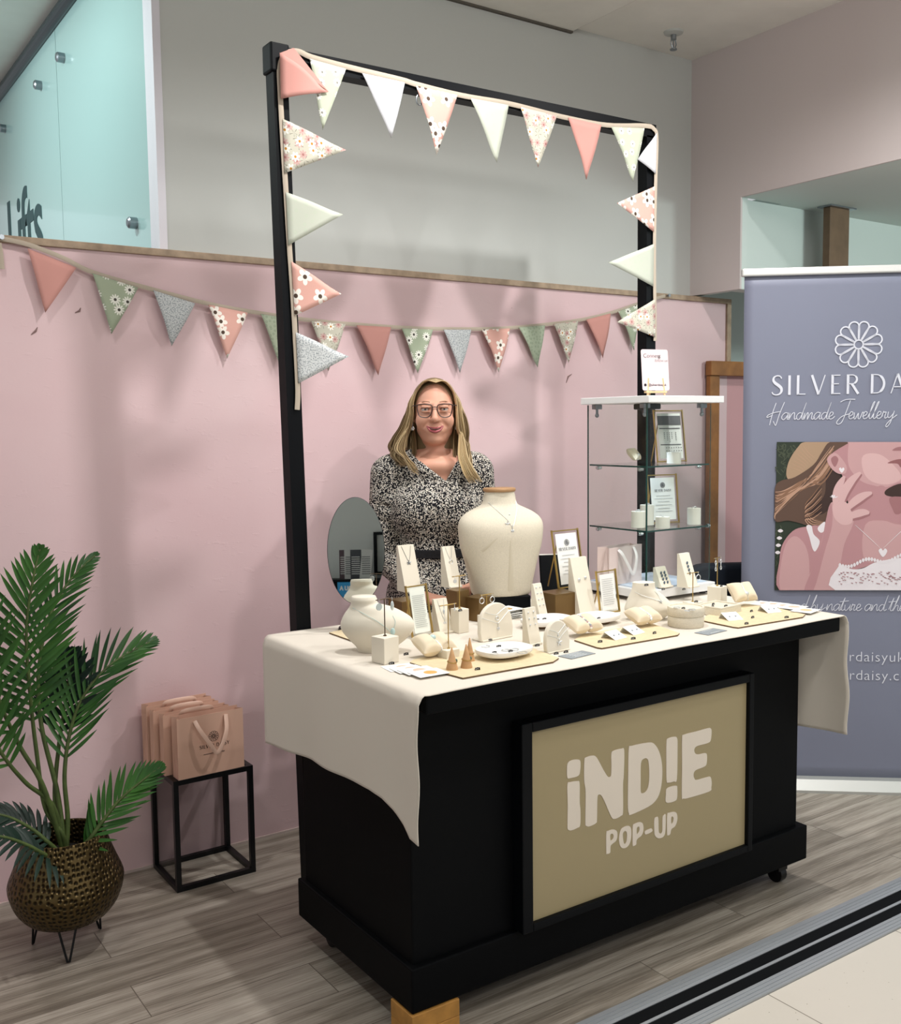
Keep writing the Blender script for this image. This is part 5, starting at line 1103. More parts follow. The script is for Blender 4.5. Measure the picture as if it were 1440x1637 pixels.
for i, (x, y) in enumerate(((641, 1067), (655, 1070.5), (668, 1074), (685, 1079))):
    card(('lowest greeting card of the fan at the front left table corner', 'second card up in the front left fan', 'third card up in the front left fan', 'top greeting card of the front left fan, with an orange round seal')[i], at(x, y), .088, .066, -.12+.03*i, TT+.0012+.0018*i, disc=.0175, grp='greeting cards fanned at the front left corner', dcol=M_ORANGE if i == 3 else M_PINKS)
for i in range(6):
    q = at(806+rnd.uniform(-2, 2), 988+rnd.uniform(-1, 1)); card('white card in the stack beside the bronze box, %s' % ('lowest', 'second from below', 'third from below', 'third from the top', 'second from the top', 'topmost, with a tan round seal')[i], q, .105, .075, .1+rnd.uniform(-.12, .12), TT+.0012+.0058*i, disc=.020 if i == 5 else None, name='card_pack', grp='packs of cards stacked beside the bronze box', dcol=mat('tan_round_print', '#b99763', .6))
for x, y, lb, r_ in ((922, 1047, 'grey printed card at the front edge near the small arched display', .12), (1136, 1010, 'grey printed card at the front edge beside the round box', .12)):
    card(lb, at(x, y), .098, .050, r_, TT+.0015, M_CARDG, name='grey_card', marks=4 if x < 1000 else 2)
for i, (x, y) in enumerate(((1222, 965), (1238, 967), (1254, 970), (1268, 973), (1287, 979))):
    card(('backmost card of the fan at the right end of the table', 'second card of the right end fan', 'third card of the right end fan', 'fourth card of the right end fan', 'front card of the right end fan, with a tan round seal')[i], at(x, y), .085, .07, .25, TT+.0012+.0016*i, disc=.019, grp='greeting cards fanned at the right end', dcol=mat('soft_tan_print', '#d3b58a', .7) if i == 4 else M_PINKS)
def earcard(lb, px, py, rz_, z):                            # folded tent card with a pair of studs
    q = at(px, py, z); t = thing('earring_card', lb, 'earring card', q, rz_, 'folded white earring cards'); g = G(); g.M = rot(.42, 'X'); g.box((0, .0, .0), (.056, .045, .0012), .0003); g.M = Matrix(); g.M = tr(0, .026, -.0) @ rot(-.95, 'X'); g.box((0, .0, -.0), (.056, .022, .0012), .0003)
    for v in g.v: v.z += .0096
    o = g.done('folded_card', M_PAPER, t); 
    for s_ in (-.011, .011): g = G(); g.M = tr(0, 0, .0096) @ rot(.42, 'X'); g.ball((s_, -.002, .0018), (.003, .003, .0018), 8, 6); g.done('stud', M_STEEL, t, 60)
earcard('folded white earring card on the middle front board, left one', 984, 1020, .15, BH); earcard('folded white earring card on the middle front board, right one', 1013, 1012, .15, BH)
earcard('folded white earring card below the square tray on the right board', 1170, 990, -.25, BH); earcard('folded white earring card right of the pillow on the right board', 1232, 978, -.2, BH)
# ---- round two-tier box, square tray
t = thing('round_box', 'round cream two-tier jewellery box near the front right', 'box', at(1096, 1000), 0)
pm = ppm(t.location); R = 28.5/pm
g = G(); g.lathe([(R*.96, 0), (R, .003), (R, .030), (R*.98, .033)], 48); g.done('lower_tier', M_LINEN, t, 50)
g = G(); g.lathe([(R*.99, .034), (R*1.02, .036), (R*1.02, .058), (R*.99, .061), (R*.9, .0605), (R*.88, .057), (0, .057)], 48); g.done('upper_tier', M_LINEN, t, 50)
for x, y, s_ in ((1082, 972, .010), (1106, 975, .010), (1098, 977, .008)): ring_on('slim silver ring on top of the round two-tier box', at(x, y, TT+.0625), s_, 0, None, 'slim rings on the round box')
t = thing('square_tray', 'square cream box tray with black tags, right of the round box', 'tray', at(1148, 980), .12)
g = G(); w_, d_, h_ = .118, .098, .030; g.box2((-w_/2, -d_/2, 0), (w_/2, d_/2, h_*.86), .002); g.done('box', M_LINEN, t)
g = G()
for a, b in (((-w_/2, -d_/2, h_*.87), (w_/2, -d_/2+.006, h_)), ((-w_/2, d_/2-.006, h_*.87), (w_/2, d_/2, h_)), ((-w_/2, -d_/2+.006, h_*.87), (-w_/2+.006, d_/2-.006, h_)), ((w_/2-.006, -d_/2+.006, h_*.87), (w_/2, d_/2-.006, h_))): g.box2(a, b)
g.done('rim', M_SUEDE, t)

# ================================================================== GLASS DISPLAY CABINET
KX0, KX1, KY0, KY1 = 2.54, 2.868, 2.512, 2.815; KB = TT+.004; KT = 1.652
cb = thing('display_cabinet', 'tall glass display cabinet with white top and base at the back right of the table', 'cabinet', ((KX0+KX1)/2, (KY0+KY1)/2, KB)); o_ = Vector(((KX0+KX1)/2, (KY0+KY1)/2, 0))
M_WLAM = mat('white_laminate', '#e4e4e4', .4)
g = loc(G()); g.M = tr(-o_.x, -o_.y, -KB)
def cl(): g = G(); g.M = tr(-o_.x, -o_.y, -KB); return g
g = cl(); g.box2((KX0-.012, KY0-.012, KB+.012), (KX1+.012, KY1+.006, KB+.042), .002); g.done('base', M_WLAM, cb)
g = cl(); g.box2((KX0-.022, KY0-.03, KT-.024), (KX1+.03, KY1+.012, KT), .002); g.done('top', M_WLAM, cb)
for x, y in ((KX0+.02, KY0+.02), (KX1-.02, KY0+.02), (KX0+.02, KY1-.02), (KX1-.02, KY1-.02)): g = cl(); g.cyl((x, y, KB), (x, y, KB+.012), .012, seg=14); g.done('foot', M_BLACKM, cb)
M_LAMPTINT = mat('lamp_tinted_base', '#d3def2', .5)  # blue of the cabinet lamp put into the floor colour
g = cl(); g.box2((KX0+.01, KY0+.01, KB+.042), (KX1-.01, KY1-.01, KB+.045)); g.done('lamp_tinted_floor', M_LAMPTINT, cb)
z0, z1 = KB+.045, KT-.026
def pane(nm, a, b, edges):
    g = cl(); g.box2(a, b); o = g.done(nm, M_GLASS, cb); g = cl()
    for e0, e1 in edges: g.box2(e0, e1)
    g.done('glass_edge', M_GEDGE, o)
pane('front_pane', (KX0+.004, KY0, z0), (KX1, KY0+.004, z1), [((KX0, KY0-.0005, z0), (KX0+.0036, KY0+.0045, z1))])
pane('left_pane', (KX0, KY0+.005, z0), (KX0+.004, KY1, z1), [((KX0, KY1-.003, z0), (KX0+.004, KY1, z1))])
pane('right_pane', (KX1-.004, KY0+.005, z0), (KX1, KY1, z1), [((KX1-.002, KY0+.0045, z0), (KX1, KY0+.006, z1))])
pane('back_pane', (KX0+.005, KY1-.004, z0), (KX1-.005, KY1, z1), [])
SH1 = P(1030, 747, 1, KY0).z; SH2 = P(1030, 851, 1, KY0).z
for z in (SH1, SH2):
    g = cl(); g.box2((KX0+.006, KY0+.007, z-.003), (KX1-.006, KY1-.006, z+.003)); o = g.done('shelf', M_GLASS, cb); g = cl()
    g.box2((KX0+.006, KY0+.0062, z-.0028), (KX1-.006, KY0+.0069, z+.0028)); g.box2((KX0+.0052, KY0+.0062, z-.0028), (KX0+.0059, KY1-.006, z+.0028)); g.done('glass_edge', M_GEDGE, o)
    for x, y, dx in ((KX0+.004, KY1-.045, 1), (KX0+.004, KY0+.045, 1), (KX1-.004, KY0+.05, -1), (KX1-.004, KY1-.045, -1)): g = cl(); g.cyl((x, y, z-.010), (x+dx*.022, y, z-.010), .0055, seg=12); g.cyl((x+dx*.006, y, z-.010), (x+dx*.008, y, z-.010), .0075, seg=12); g.done('shelf_pin', M_CHROME, cb, 40)
for x, y in ((KX0+.02, KY1-.03), (KX1-.02, KY0+.03), (KX0+.02, KY0+.03)): g = cl(); g.box2((x-.016, y-.011, KT-.042), (x+.016, y+.011, KT-.0245), .002); g.cyl((x, y, KT-.062), (x, y, KT-.042), .005, seg=10); g.ball((x, y, KT-.064), .008, 12, 8); g.done('corner_bracket', M_STEEL, cb, 40)
g = cl(); g.box2((2.63, 2.60, KT-.045), (2.70, 2.67, KT-.0245), .004); g.cyl((2.665, 2.635, KT-.062), (2.665, 2.635, KT-.045), .018, seg=16); g.done('spot_fitting', M_BLACKM, cb, 40)
spot('cabinet_cool_spot', (2.665, 2.635, KT-.066), (2.70, 2.66, 1.0), 4.0, 1.2, .5, .012, (.66, .80, 1))
for z, n_ in ((1.32, 0),):
    g = cl(); g.cyl((KX1, KY0+.02, 1.18), (KX1+.012, KY0+.02, 1.18), .008, seg=12); g.done('lock', M_CHROME, cb, 40)
# things inside
def inK(px, py, y): return P(px, py, 1, y)
def shelfpt(px, py, z): return P(px, py, 2, z)
S1, S2, S0 = SH1+.0035, SH2+.0035, KB+.0455
def fill_poster(g, w, h):
    g.mi = 0; g.strip([(-w*.40, h*.80), (w*.40, h*.80)], h*.18, FM()); g.strip([(-w*.36, h*.645), (w*.36, h*.645)], .0035, FM()); g.strip([(-w*.36, h*.33), (w*.36, h*.33)], .0035, FM())
    for c_, n_ in ((-.2, 4), (-.1, 5), (-.02, 6), (.06, 4), (.2, 5)):
        for i in range(n_): g.strip([(w*c_-.0016, h*(.56-i*.035)), (w*c_+.0016, h*(.56-i*.035))], .003, FM())
    for r_ in range(2):
        for i in range(7): g.strip([(w*(-.16+i*.085)-.0016, h*(.27-.06*r_)), (w*(-.16+i*.085)+.0016, h*(.27-.06*r_))], .0035, FM())
def shelf_y(px, py, z): return shelfpt(px, py, z)
pframe('gold framed dark-headed chart on the upper cabinet shelf', shelfpt(1074, 738, S1) , .128, .198, .16, -.22, M_PAPER, fill_poster, .012, True)
pframe('gold framed flower logo sheet on the lower cabinet shelf', shelfpt(1062, 836, S2), .128, .182, .12, -.22, M_PAPER, fill_logo, .012, True)
M_PLAS = mat('white_plaster_cylinder', '#e8e4da', .6)
def ringpost(lb, px, py, z, r, h, dark=True):
    q = shelfpt(px, py, z); t = thing('ring_holder', lb, 'ring holder', q, .3, 'white cylinder ring holders'); g = G(); g.lathe([(r, 0), (r, h), (r*.4, h), (r*.4, h-.004), (0, h-.004)], 32); g.done('cylinder', M_PLAS, t, 50)
    ring_on('silver ring set in the '+lb, Vector((q.x, q.y, q.z+h+.0005)), r*.34, .5)
ringpost('single white cylinder on the upper shelf, before the chart', 1077, 741, S1, .0255, .040)
ringpost('leftmost white cylinder on the lower shelf', 1020, 843, S2, .0255, .058)
ringpost('tallest white cylinder on the lower shelf, behind the glass corner', 1034, 839, S2, .0255, .074)
ringpost('shortest white cylinder on the lower shelf', 1059, 844, S2, .0255, .040)
ringpost('rightmost white cylinder on the lower shelf', 1109, 838, S2, .0245, .060)
pillow('pale leaf-shaped bracelet pillow on the upper cabinet shelf', shelfpt(1013, 740, S1), .07, .055, .03, .5, .85, 'chain', 'fine chain bracelet on the upper shelf pillow', [M_SILVER])
q = shelfpt(1003, 933, S0); bag('pale pink gift bag with a white ribbon handle inside the cabinet bottom', (q.x, q.y+.01, S0), .12, .185, .055, .136, [(-.003, .9, .1)], M_BAGP, False, None, M_RIBW)
q1, q2 = shelfpt(1059, 938, S0), shelfpt(1099, 938, S0)
e7, F7 = easel('short easel with blue crystal earrings on the cabinet floor', Vector((q1.x, q1.y, S0)), .056, .070, .04, .08); e8, F8 = easel('tall easel with a column of crystals on the cabinet floor', Vector((q2.x, q2.y, S0)), .056, .118, .05, .08)
M_CRB = mat('smoky_blue_crystal', '#51626f', .15, spec=.8)
def crystals(lb, t, face, pts):
    o = thing('crystal_earrings', lb, 'earring', t.location, t.rotation_euler.z)
    for x, f in pts: g = G(); g.ball(Vector(face(x, f))+Vector((0, -.0015, 0)), (.0048, .0025, .0058), 10, 8); g.done('crystal', M_CRB, o, 60)
crystals('pair of blue crystal drop earrings on the short cabinet easel', e7, F7, [(x, f) for x in (-.008, .010) for f in (.25, .42, .58, .72)])
crystals('column of smoky crystals on the tall cabinet easel', e8, F8, [(0, f) for f in (.42, .52, .62, .72)])
# card on a little easel on the cabinet roof (its square code is left out)
q = P(1047, 622, 1, 2.66)
t = thing('table_easel', 'small pale wooden easel on top of the glass cabinet', 'easel', (q.x, 2.66, KT+.0005), -.25); zb = .018
g = G(); g.box((0, -.004, zb), (.088, .016, .007), .001); g.done('ledge', M_WOODL, t)
for a, b, nm in (((-.030, -.002, zb+.05), (-.036, -.008, 0), 'leg'), ((.030, -.002, zb+.05), (.036, -.008, 0), 'leg'), ((0, .006, zb+.05), (0, .045, 0), 'leg')): g = G(); g.tube([a, b], .0038, 6); g.done(nm, M_WOODL, t)
M_CARDP = mat('pale_pink_card', '#decacb', .7)
t = thing('greeting_sign', 'pale pink Connect card standing on the little easel on the cabinet', 'card', (q.x, 2.66, KT+.0005), -.25); cw, chh = .112, .150; Lc = tr(0, -.008, zb+.0055) @ rot(-.10, 'X')
g = G(); g.M = Lc; g.prism([(x, y) for x, y in rounded(cw, chh, .008)], 0, .002, Matrix(((1, 0, 0, 0), (0, 0, 1, 0), (0, 1, 0, 0), (0, 0, 0, 1)))); sh = g.done('card', M_CARDP, t)
SM = Matrix(((1, 0, 0, 0), (0, 0, -1, -.0005), (0, 1, 0, 0), (0, 0, 0, 1)))
g = G(); g.M = Lc; g.mesh(text_mesh('Connect', .021, 'LEFT', .0002, -.0004), tr(-cw*.43, 0, chh*.80) @ SM); g.mesh(text_mesh('&', .017, 'CENTER', .0002, -.0003), tr(cw*.16, 0, chh*.775) @ SM); g.done('lettering', M_INKD, sh)
g = G(); g.M = Lc; g.mesh(text_mesh('follow us', .015, 'LEFT', .0002, -.0003, .3), tr(-cw*.02, 0, chh*.70) @ SM); g.done('small_lettering', M_INK, sh)
g = G(); g.M = Lc; g.mesh(text_mesh('@silverdaisyuk', .0125, 'CENTER', .0002), tr(cw*.05, 0, chh*.11) @ SM); flower(g, .005, tr(-cw*.40, 0, chh*.135) @ SM, .0008); g.done('handle_lettering', M_INKD, sh)

# ================================================================== TINY BLACK PRICE TAGS
def ptag(px, py, lb, z=TT+.0006, rz_=0):
    t = thing('price_tag', 'tiny black numeral price tag '+lb, 'price tag', at(px, py, z), rz_+rnd.uniform(-.3, .3), 'tiny black price tags')
    g = G(); g.box((-.0043, 0, .003), (.0042, .004, .006), .0007); g.box((.0005, 0, .0034), (.0042, .004, .0068), .0007); g.box((.0052, .0006, .003), (.0042, .004, .006), .0007); g.box((0, .0002, .0006), (.0145, .005, .0012)); g.done('numeral_cubes', M_TAG, t)
    g = G(); g.box((-.0043, -.0021, .003), (.0014, .0004, .003)); g.box((.0005, -.0021, .0034), (.0014, .0004, .003)); g.done('numeral_marks', M_TAGW, t)
for a in ((649, 1047, 'right of the block with the dark T-bar'), (626, 1062, 'touching the block with the dark T-bar'), (783.5, 1025, 'before the large arched display'), (797, 1035, 'at the back of the front left tray', TT+ph+.001), (816, 1043, 'at the centre of the front left tray', TT+ph+.001), (790, 1045, 'at the front of the front left tray', TT+ph+.001),
          (763, 1071, 'on the front left board right of the cones', BH), (728, 1046, 'behind the leftmost front cone', BH), (859, 992, 'under the narrow studded easel, left one', TT+.0225), (870, 991, 'under the narrow studded easel, right one', TT+.0225), (859, 1033, 'before the short studded easel'), (735.5, 977, 'on the tall ivory block', TT+.0735),
          (889, 1046, 'before the small arched display, left one'), (904.5, 1043.5, 'before the small arched display, right one'), (914, 985, 'between the cone and the tall plain easel'), (957, 990, 'on the tray before the small gold frame', TT+.0225), (959, 1027, 'on the middle front board left of the folded cards', BH), (1012, 1022, 'before the right folded card of the middle board', BH),
          (1046, 1013, 'at the right end of the middle board', BH), (1092, 974, 'on top of the round box', TT+.0582), (1112.5, 963, 'on the low block of the open hoop stand', TT+.0272), (1140, 967, 'at the back of the square tray', TT+.0268), (1139, 971, 'at the middle of the square tray', TT+.0268), (1160, 970, 'at the right of the square tray', TT+.0268),
          (1153, 938, 'on the block of the linked ring stand', TT+.0632), (1201, 978, 'at the foot of the far right pillow', BH), (1203, 988, 'between the folded cards of the right board', BH), (1193, 998, 'at the front of the right board', BH), (1257, 988, 'at the right end of the right board', BH), (1060, 943, 'before the short easel in the cabinet', S0), (1093, 943, 'before the tall easel in the cabinet', S0), (1033, 936.5, 'on the neck of the bust before the cabinet', b2.location.z+(994-936)/pm2*1.015+.0005)): ptag(*a)
# ================================================================== THE WOMAN BEHIND THE COUNTER
class Field:                                               # signed distance field on a rectilinear grid -> one continuous surface
    def __init__(s, xs, ys, zs): s.ax = [np.asarray(a, np.float32) for a in (xs, ys, zs)]; s.d = np.full(tuple(len(a) for a in s.ax), .5, np.float32)
    def sl(s, lo, hi):
        ix = [slice(max(0, np.searchsorted(a, l)-1), min(len(a), np.searchsorted(a, h)+1)) for a, l, h in zip(s.ax, lo, hi)]
        X, Y, Z = np.meshgrid(*[a[i] for a, i in zip(s.ax, ix)], indexing='ij', sparse=True); return tuple(ix), X, Y, Z
    def put(s, ix, q, k, sub=False):
        d = s.d[ix]
        if sub: h = np.maximum(k-np.abs(d+q), 0)/k; s.d[ix] = np.maximum(d, -q)+h*h*k*.25
        else: h = np.maximum(k-np.abs(d-q), 0)/k; s.d[ix] = np.minimum(d, q)-h*h*k*.25
    def ell(s, c, r, k=.02, sub=False, M=None):
        R = max(r)+k+.03; ix, X, Y, Z = s.sl([v-R for v in c], [v+R for v in c]); a, b, e = X-c[0], Y-c[1], Z-c[2]
        if M is not None: a, b, e = (M[0][0]*a+M[0][1]*b+M[0][2]*e, M[1][0]*a+M[1][1]*b+M[1][2]*e, M[2][0]*a+M[2][1]*b+M[2][2]*e)
        k0 = np.sqrt((a/r[0])**2+(b/r[1])**2+(e/r[2])**2); k1 = np.sqrt((a/r[0]**2)**2+(b/r[1]**2)**2+(e/r[2]**2)**2)+1e-9
        s.put(ix, k0*(k0-1)/k1, k, sub); return s
    def cap(s, A, B, r0, r1=None, k=.02, sub=False):
        r1 = r0 if r1 is None else r1; A = np.array(A, float); B = np.array(B, float); R = max(r0, r1)+k+.03
        ix, X, Y, Z = s.sl(np.minimum(A, B)-R, np.maximum(A, B)+R); D = B-A; L2 = (D**2).sum()+1e-12
        t = np.clip(((X-A[0])*D[0]+(Y-A[1])*D[1]+(Z-A[2])*D[2])/L2, 0, 1)
        q = np.sqrt((X-A[0]-t*D[0])**2+(Y-A[1]-t*D[1])**2+(Z-A[2]-t*D[2])**2)-(r0+(r1-r0)*t); s.put(ix, q, k, sub); return s
    def chain(s, pts, rs, k=.02):
        for a, b, p, q in zip(pts, pts[1:], rs, rs[1:]): s.cap(a, b, p, q, k)
        return s
    def surface(s):
        d = s.d; sg = d < 0; nx, ny, nz = d.shape; c = [(i, j, k) for i in (0, 1) for j in (0, 1) for k in (0, 1)]
        cs = sum(sg[i:nx-1+i, j:ny-1+j, k:nz-1+k].astype(np.int8) for i, j, k in c); act = np.argwhere((cs > 0) & (cs < 8))
        idm = np.full((nx-1, ny-1, nz-1), -1, np.int32); idm[tuple(act.T)] = np.arange(len(act))
        val = {o: d[act[:, 0]+o[0], act[:, 1]+o[1], act[:, 2]+o[2]] for o in c}; pos = {o: np.stack([s.ax[m][act[:, m]+o[m]] for m in range(3)], 1) for o in c}
        sm = np.zeros((len(act), 3)); ct = np.zeros(len(act))
        for a in c:
            for m in range(3):
                if a[m] == 0:
                    b = tuple(1 if q == m else a[q] for q in range(3)); va, vb = val[a], val[b]; x = (va < 0) != (vb < 0)
                    t = np.where(x, va/(va-vb+1e-12), 0)[:, None]; sm += np.where(x[:, None], pos[a]+t*(pos[b]-pos[a]), 0); ct += x
        V = sm/ct[:, None]; F = []
        for m in range(3):
            o1, o2 = [(1, 2), (2, 0), (0, 1)][m]; lo = [slice(None)]*3; hi = [slice(None)]*3; lo[m] = slice(0, -1); hi[m] = slice(1, None)
            x = sg[tuple(lo)] != sg[tuple(hi)]; e = np.argwhere(x); e = e[(e[:, o1] > 0) & (e[:, o2] > 0) & (e[:, o1] < d.shape[o1]-1) & (e[:, o2] < d.shape[o2]-1)]
            def cell(a, b): q = e.copy(); q[:, o1] -= a; q[:, o2] -= b; return idm[tuple(q.T)]
            Q = np.stack([cell(1, 1), cell(0, 1), cell(0, 0), cell(1, 0)], 1); fl = ~sg[tuple(e.T)]; Q[fl] = Q[fl][:, ::-1]; F.append(Q)
        return V, np.concatenate(F)
def axis(parts):
    out = []
    for a, b, h in parts: out += list(np.arange(a, b-1e-9, h))
    return out+[parts[-1][1]]
def sdf_obj(name, V, F, mats, parent, mi=None, smooth_it=2):
    me = bpy.data.meshes.new(name); me.vertices.add(len(V)); me.vertices.foreach_set('co', V.astype(np.float32).ravel())
    me.loops.add(len(F)*4); me.polygons.add(len(F)); me.loops.foreach_set('vertex_index', F.astype(np.int32).ravel()); me.polygons.foreach_set('loop_start', np.arange(0, len(F)*4, 4, dtype=np.int32))
    for m in mats: me.materials.append(m)
    if mi is not None: me.polygons.foreach_set('material_index', mi.astype(np.int32))
    me.polygons.foreach_set('use_smooth', [True]*len(F)); me.update(calc_edges=True); me.validate()
    b = bmesh.new(); b.from_mesh(me); bmesh.ops.recalc_face_normals(b, faces=list(b.faces))
    for _ in range(smooth_it): bmesh.ops.smooth_vert(b, verts=list(b.verts), factor=.5, use_axis_x=True, use_axis_y=True, use_axis_z=True)
    b.to_mesh(me); b.free(); o = bpy.data.objects.new(name, me); C.objects.link(o); o.parent = parent; return o
m = mat('skin', '#d39d86', .5, spec=.35); k = N(m); b = k.b; b.inputs['Subsurface Weight'].default_value = .12; b.inputs['Subsurface Radius'].default_value = (.012, .005, .003); b.inputs['Subsurface Scale'].default_value = .5; M_SKIN = m
M_LIP = mat('rose_lips', '#a8555a', .35, spec=.5); M_TOOTH = mat('teeth', '#e9e2d8', .25, spec=.5); M_EYEW = mat('eye_white', '#e6e0da', .2, spec=.5); M_IRIS = mat('blue_grey_iris', '#28323a', .15, spec=.6); M_BROW = mat('light_brown_brow', '#7a5b42', .8)
wr = Vector((2.028, 3.06, 0)); WA = -math.radians(33)
wo = thing('person', 'smiling blonde woman in glasses and a black and white patterned dress behind the counter', 'person', wr, WA)
def wl(x, y, z): v = rot(-WA) @ (Vector((x, y, z))-wr); return np.array((v.x, v.y, v.z))
HANDL = wl(*P(753, 945, 1, 2.855)); HANDR = wl(*P(702, 950, 1, 2.845))
HZ = TT+.014
SHL, ELL = np.array((.160, .012, 1.378)), np.array((.195, .055, 1.095)); WRL = HANDL+np.array((.045, .085, .03)); WRL[2] = HZ+.055
SHR, ELR = np.array((-.185, .012, 1.378)), np.array((-.200, .015, 1.09)); WRR = HANDR+np.array((-.06, .075, .03)); WRR[2] = HZ+.025
def body_field():
    fx = axis([(-.34, -.095, .006), (-.095, .095, .0021), (.095, .34, .006)]); fy = axis([(-.36, -.13, .006), (-.13, .125, .0023), (.125, .26, .006)]); fz = axis([(-.01, .90, .010), (.90, 1.03, .0035), (1.03, 1.40, .008), (1.40, 1.745, .0021)])
    f = Field(fx, fy, fz); E_, K_ = f.ell, f.cap
    # trunk and legs
    E_((0, .01, 1.27), (.150, .098, .15), .05); E_((0, .012, 1.08), (.128, .098, .15), .05); E_((0, .02, .92), (.165, .12, .13), .05)
    K_((-.145, .015, 1.395), (.145, .015, 1.395), .046, .046, .05)
    for s in (-1, 1):
        E_((s*.072, -.050, 1.255), (.068, .066, .072), .04)
        f.chain([(s*.085, .02, .86), (s*.09, .02, .50), (s*.09, .04, .09)], [.085, .056, .036], .03); f.chain([(s*.09, .045, .045), (s*.095, -.12, .028)], [.036, .026], .03)
    # neck
    K_((0, .028, 1.40), (0, .022, 1.55), .054, .047, .03); E_((0, -.02, 1.415), (.09, .06, .035), .04)
    for s in (-1, 1): K_((s*.02, -.052, 1.408), (s*.12, -.035, 1.425), .010, .012, .02); K_((s*.05, .02, 1.44), (s*.13, .02, 1.405), .03, .035, .04)
    # arms
    f.chain([SHL, ELL, WRL], [.046, .036, .024], .03); f.chain([SHR, ELR, WRR], [.046, .036, .024], .03)
    # hands, lightly curled on the table edge
    for W, Hn, s, hq in ((WRL, HANDL, -1, HZ+.030), (WRR, HANDR, 1, HZ+.004)):
        d = np.array((Hn[0]-W[0], Hn[1]-W[1], 0.)); d /= np.linalg.norm(d); sd = np.array((-d[1], d[0], 0)); pc = np.array((W[0], W[1], 0))+d*.055; pc[2] = hq+.016
        for q in (-1, 0, 1): f.cap(W+np.array((0, 0, -.004)), pc+sd*q*.022+d*.028+np.array((0, 0, .002)), .019, .0135, .012)
        for q, (off, ln) in enumerate(((-.031, .070), (-.010, .080), (.011, .075), (.031, .058))):
            a = pc+sd*off*.95+d*.03; a[2] = hq+.014; b1_ = a+d*ln*.45+sd*off*.15; b1_[2] = hq+.017; b2_ = b1_+d*ln*.35; b2_[2] = hq+.006; b3_ = b2_+d*ln*.2; b3_[2] = hq-.002
            f.chain([a, b1_, b2_, b3_], [.0098, .0088, .0078, .0068], .004)
        tb = pc-sd*s*(-.030)-d*.015; tb[2] = hq+.012; f.chain([tb, tb+sd*s*.024+d*.028, tb+sd*s*.028+d*.056+np.array((0, 0, -.006))], [.0115, .0098, .0080], .006)
    # head
    E_((0, .020, 1.638), (.0735, .092, .086), .02); E_((0, -.028, 1.592), (.0660, .064, .082), .02); E_((0, -.034, 1.543), (.050, .050, .042), .02); E_((0, -.072, 1.511), (.022, .020, .016), .022); K_((-.041, -.008, 1.545), (.041, -.008, 1.545), .020, .020, .025)
    E_((0, -.02, 1.512), (.040, .045, .018), .025)
    for s in (-1, 1):
        E_((s*.040, -.062, 1.572), (.026, .022, .026), .02); E_((s*.034, -.082, 1.634), (.026, .010, .008), .014)
        f.ell((s*.0335, -.098, 1.616), (.0175, .014, .0115), .008, sub=True)
        E_((s*.0125, -.094, 1.577), (.0085, .010, .0075), .006); E_((s*.077, .012, 1.600), (.009, .020, .030), .008); E_((s*.076, .002, 1.576), (.007, .009, .009), .006)
        f.ell((s*.0335, -.090, 1.6235), (.0165, .008, .0050), .004); f.ell((s*.0335, -.0885, 1.6075), (.0160, .007, .0035), .004)   # eyelids
    K_((0, -.088, 1.628), (0, -.112, 1.583), .0075, .0105, .012); E_((0, -.1105, 1.5795), (.0105, .0095, .0085), .008)
    for s in (-1, 1): f.ell((s*.0065, -.108, 1.5705), (.0035, .004, .003), .003, sub=True)
    # mouth: parted smile
    E_((0, -.080, 1.545), (.034, .016, .020), .014)
    up = [(-.030, -.0880, 1.5580), (-.016, -.0950, 1.5520), (0, -.0985, 1.5495), (.016, -.0950, 1.5520), (.030, -.0880, 1.5580)]; lw_ = [(-.030, -.0880, 1.5575), (-.017, -.0942, 1.5425), (0, -.0975, 1.5370), (.017, -.0942, 1.5425), (.030, -.0880, 1.5575)]
    f.chain(lw_, [.0014, .0030, .0036, .0030, .0014], .003)
    f.ell((0, -.100, 1.5465), (.0240, .0165, .0046), .002, sub=True); f.chain(up, [.0012, .0020, .0022, .0020, .0012], .003)
    for s in (-1, 1): f.ell((s*.0415, -.070, 1.580), (.018, .016, .015), .016); f.cap((s*.024, -.097, 1.573), (s*.042, -.083, 1.556), .0010, .0010, .012, sub=True)
    return f, np.array(up), np.array(lw_)
f, UPL, LWL = body_field(); V, F = f.surface(); cen = V[F].mean(1)
def dseg(pts, p):
    best = np.full(len(p), 9.)
    for a, b in zip(pts, pts[1:]): D = b-a; t = np.clip(((p-a)@D)/(D@D), 0, 1); best = np.minimum(best, np.linalg.norm(p-a-t[:, None]*D, axis=1))
    return best
sdf_obj('body', V, F, [M_SKIN], wo, None, 1)
def lipline(pts, r, push):
    q = smooth_pts([Vector(p)+Vector((0, push, 0)) for p in pts], 6); L = len(q)-1; return q, [r*(.16+.84*math.sin(PI*i/L)**.8) for i in range(L+1)]
g = G(); q, r_ = lipline(UPL, .0034, -.0012); g.tube(q, r_, 10); q, r_ = lipline(LWL, .0050, -.0010); g.tube(q, r_, 10); g.done('lips', M_LIP, wo, 80)
g = G(); g.tube(smooth_pts([(-.024, -.0862, 1.5510), (-.012, -.0905, 1.5480), (0, -.0925, 1.5472), (.012, -.0905, 1.5480), (.024, -.0862, 1.5510)], 5), .0042, 8, flat=.6, up=(0, -.1, 1)); g.done('teeth', M_TOOTH, wo, 60)
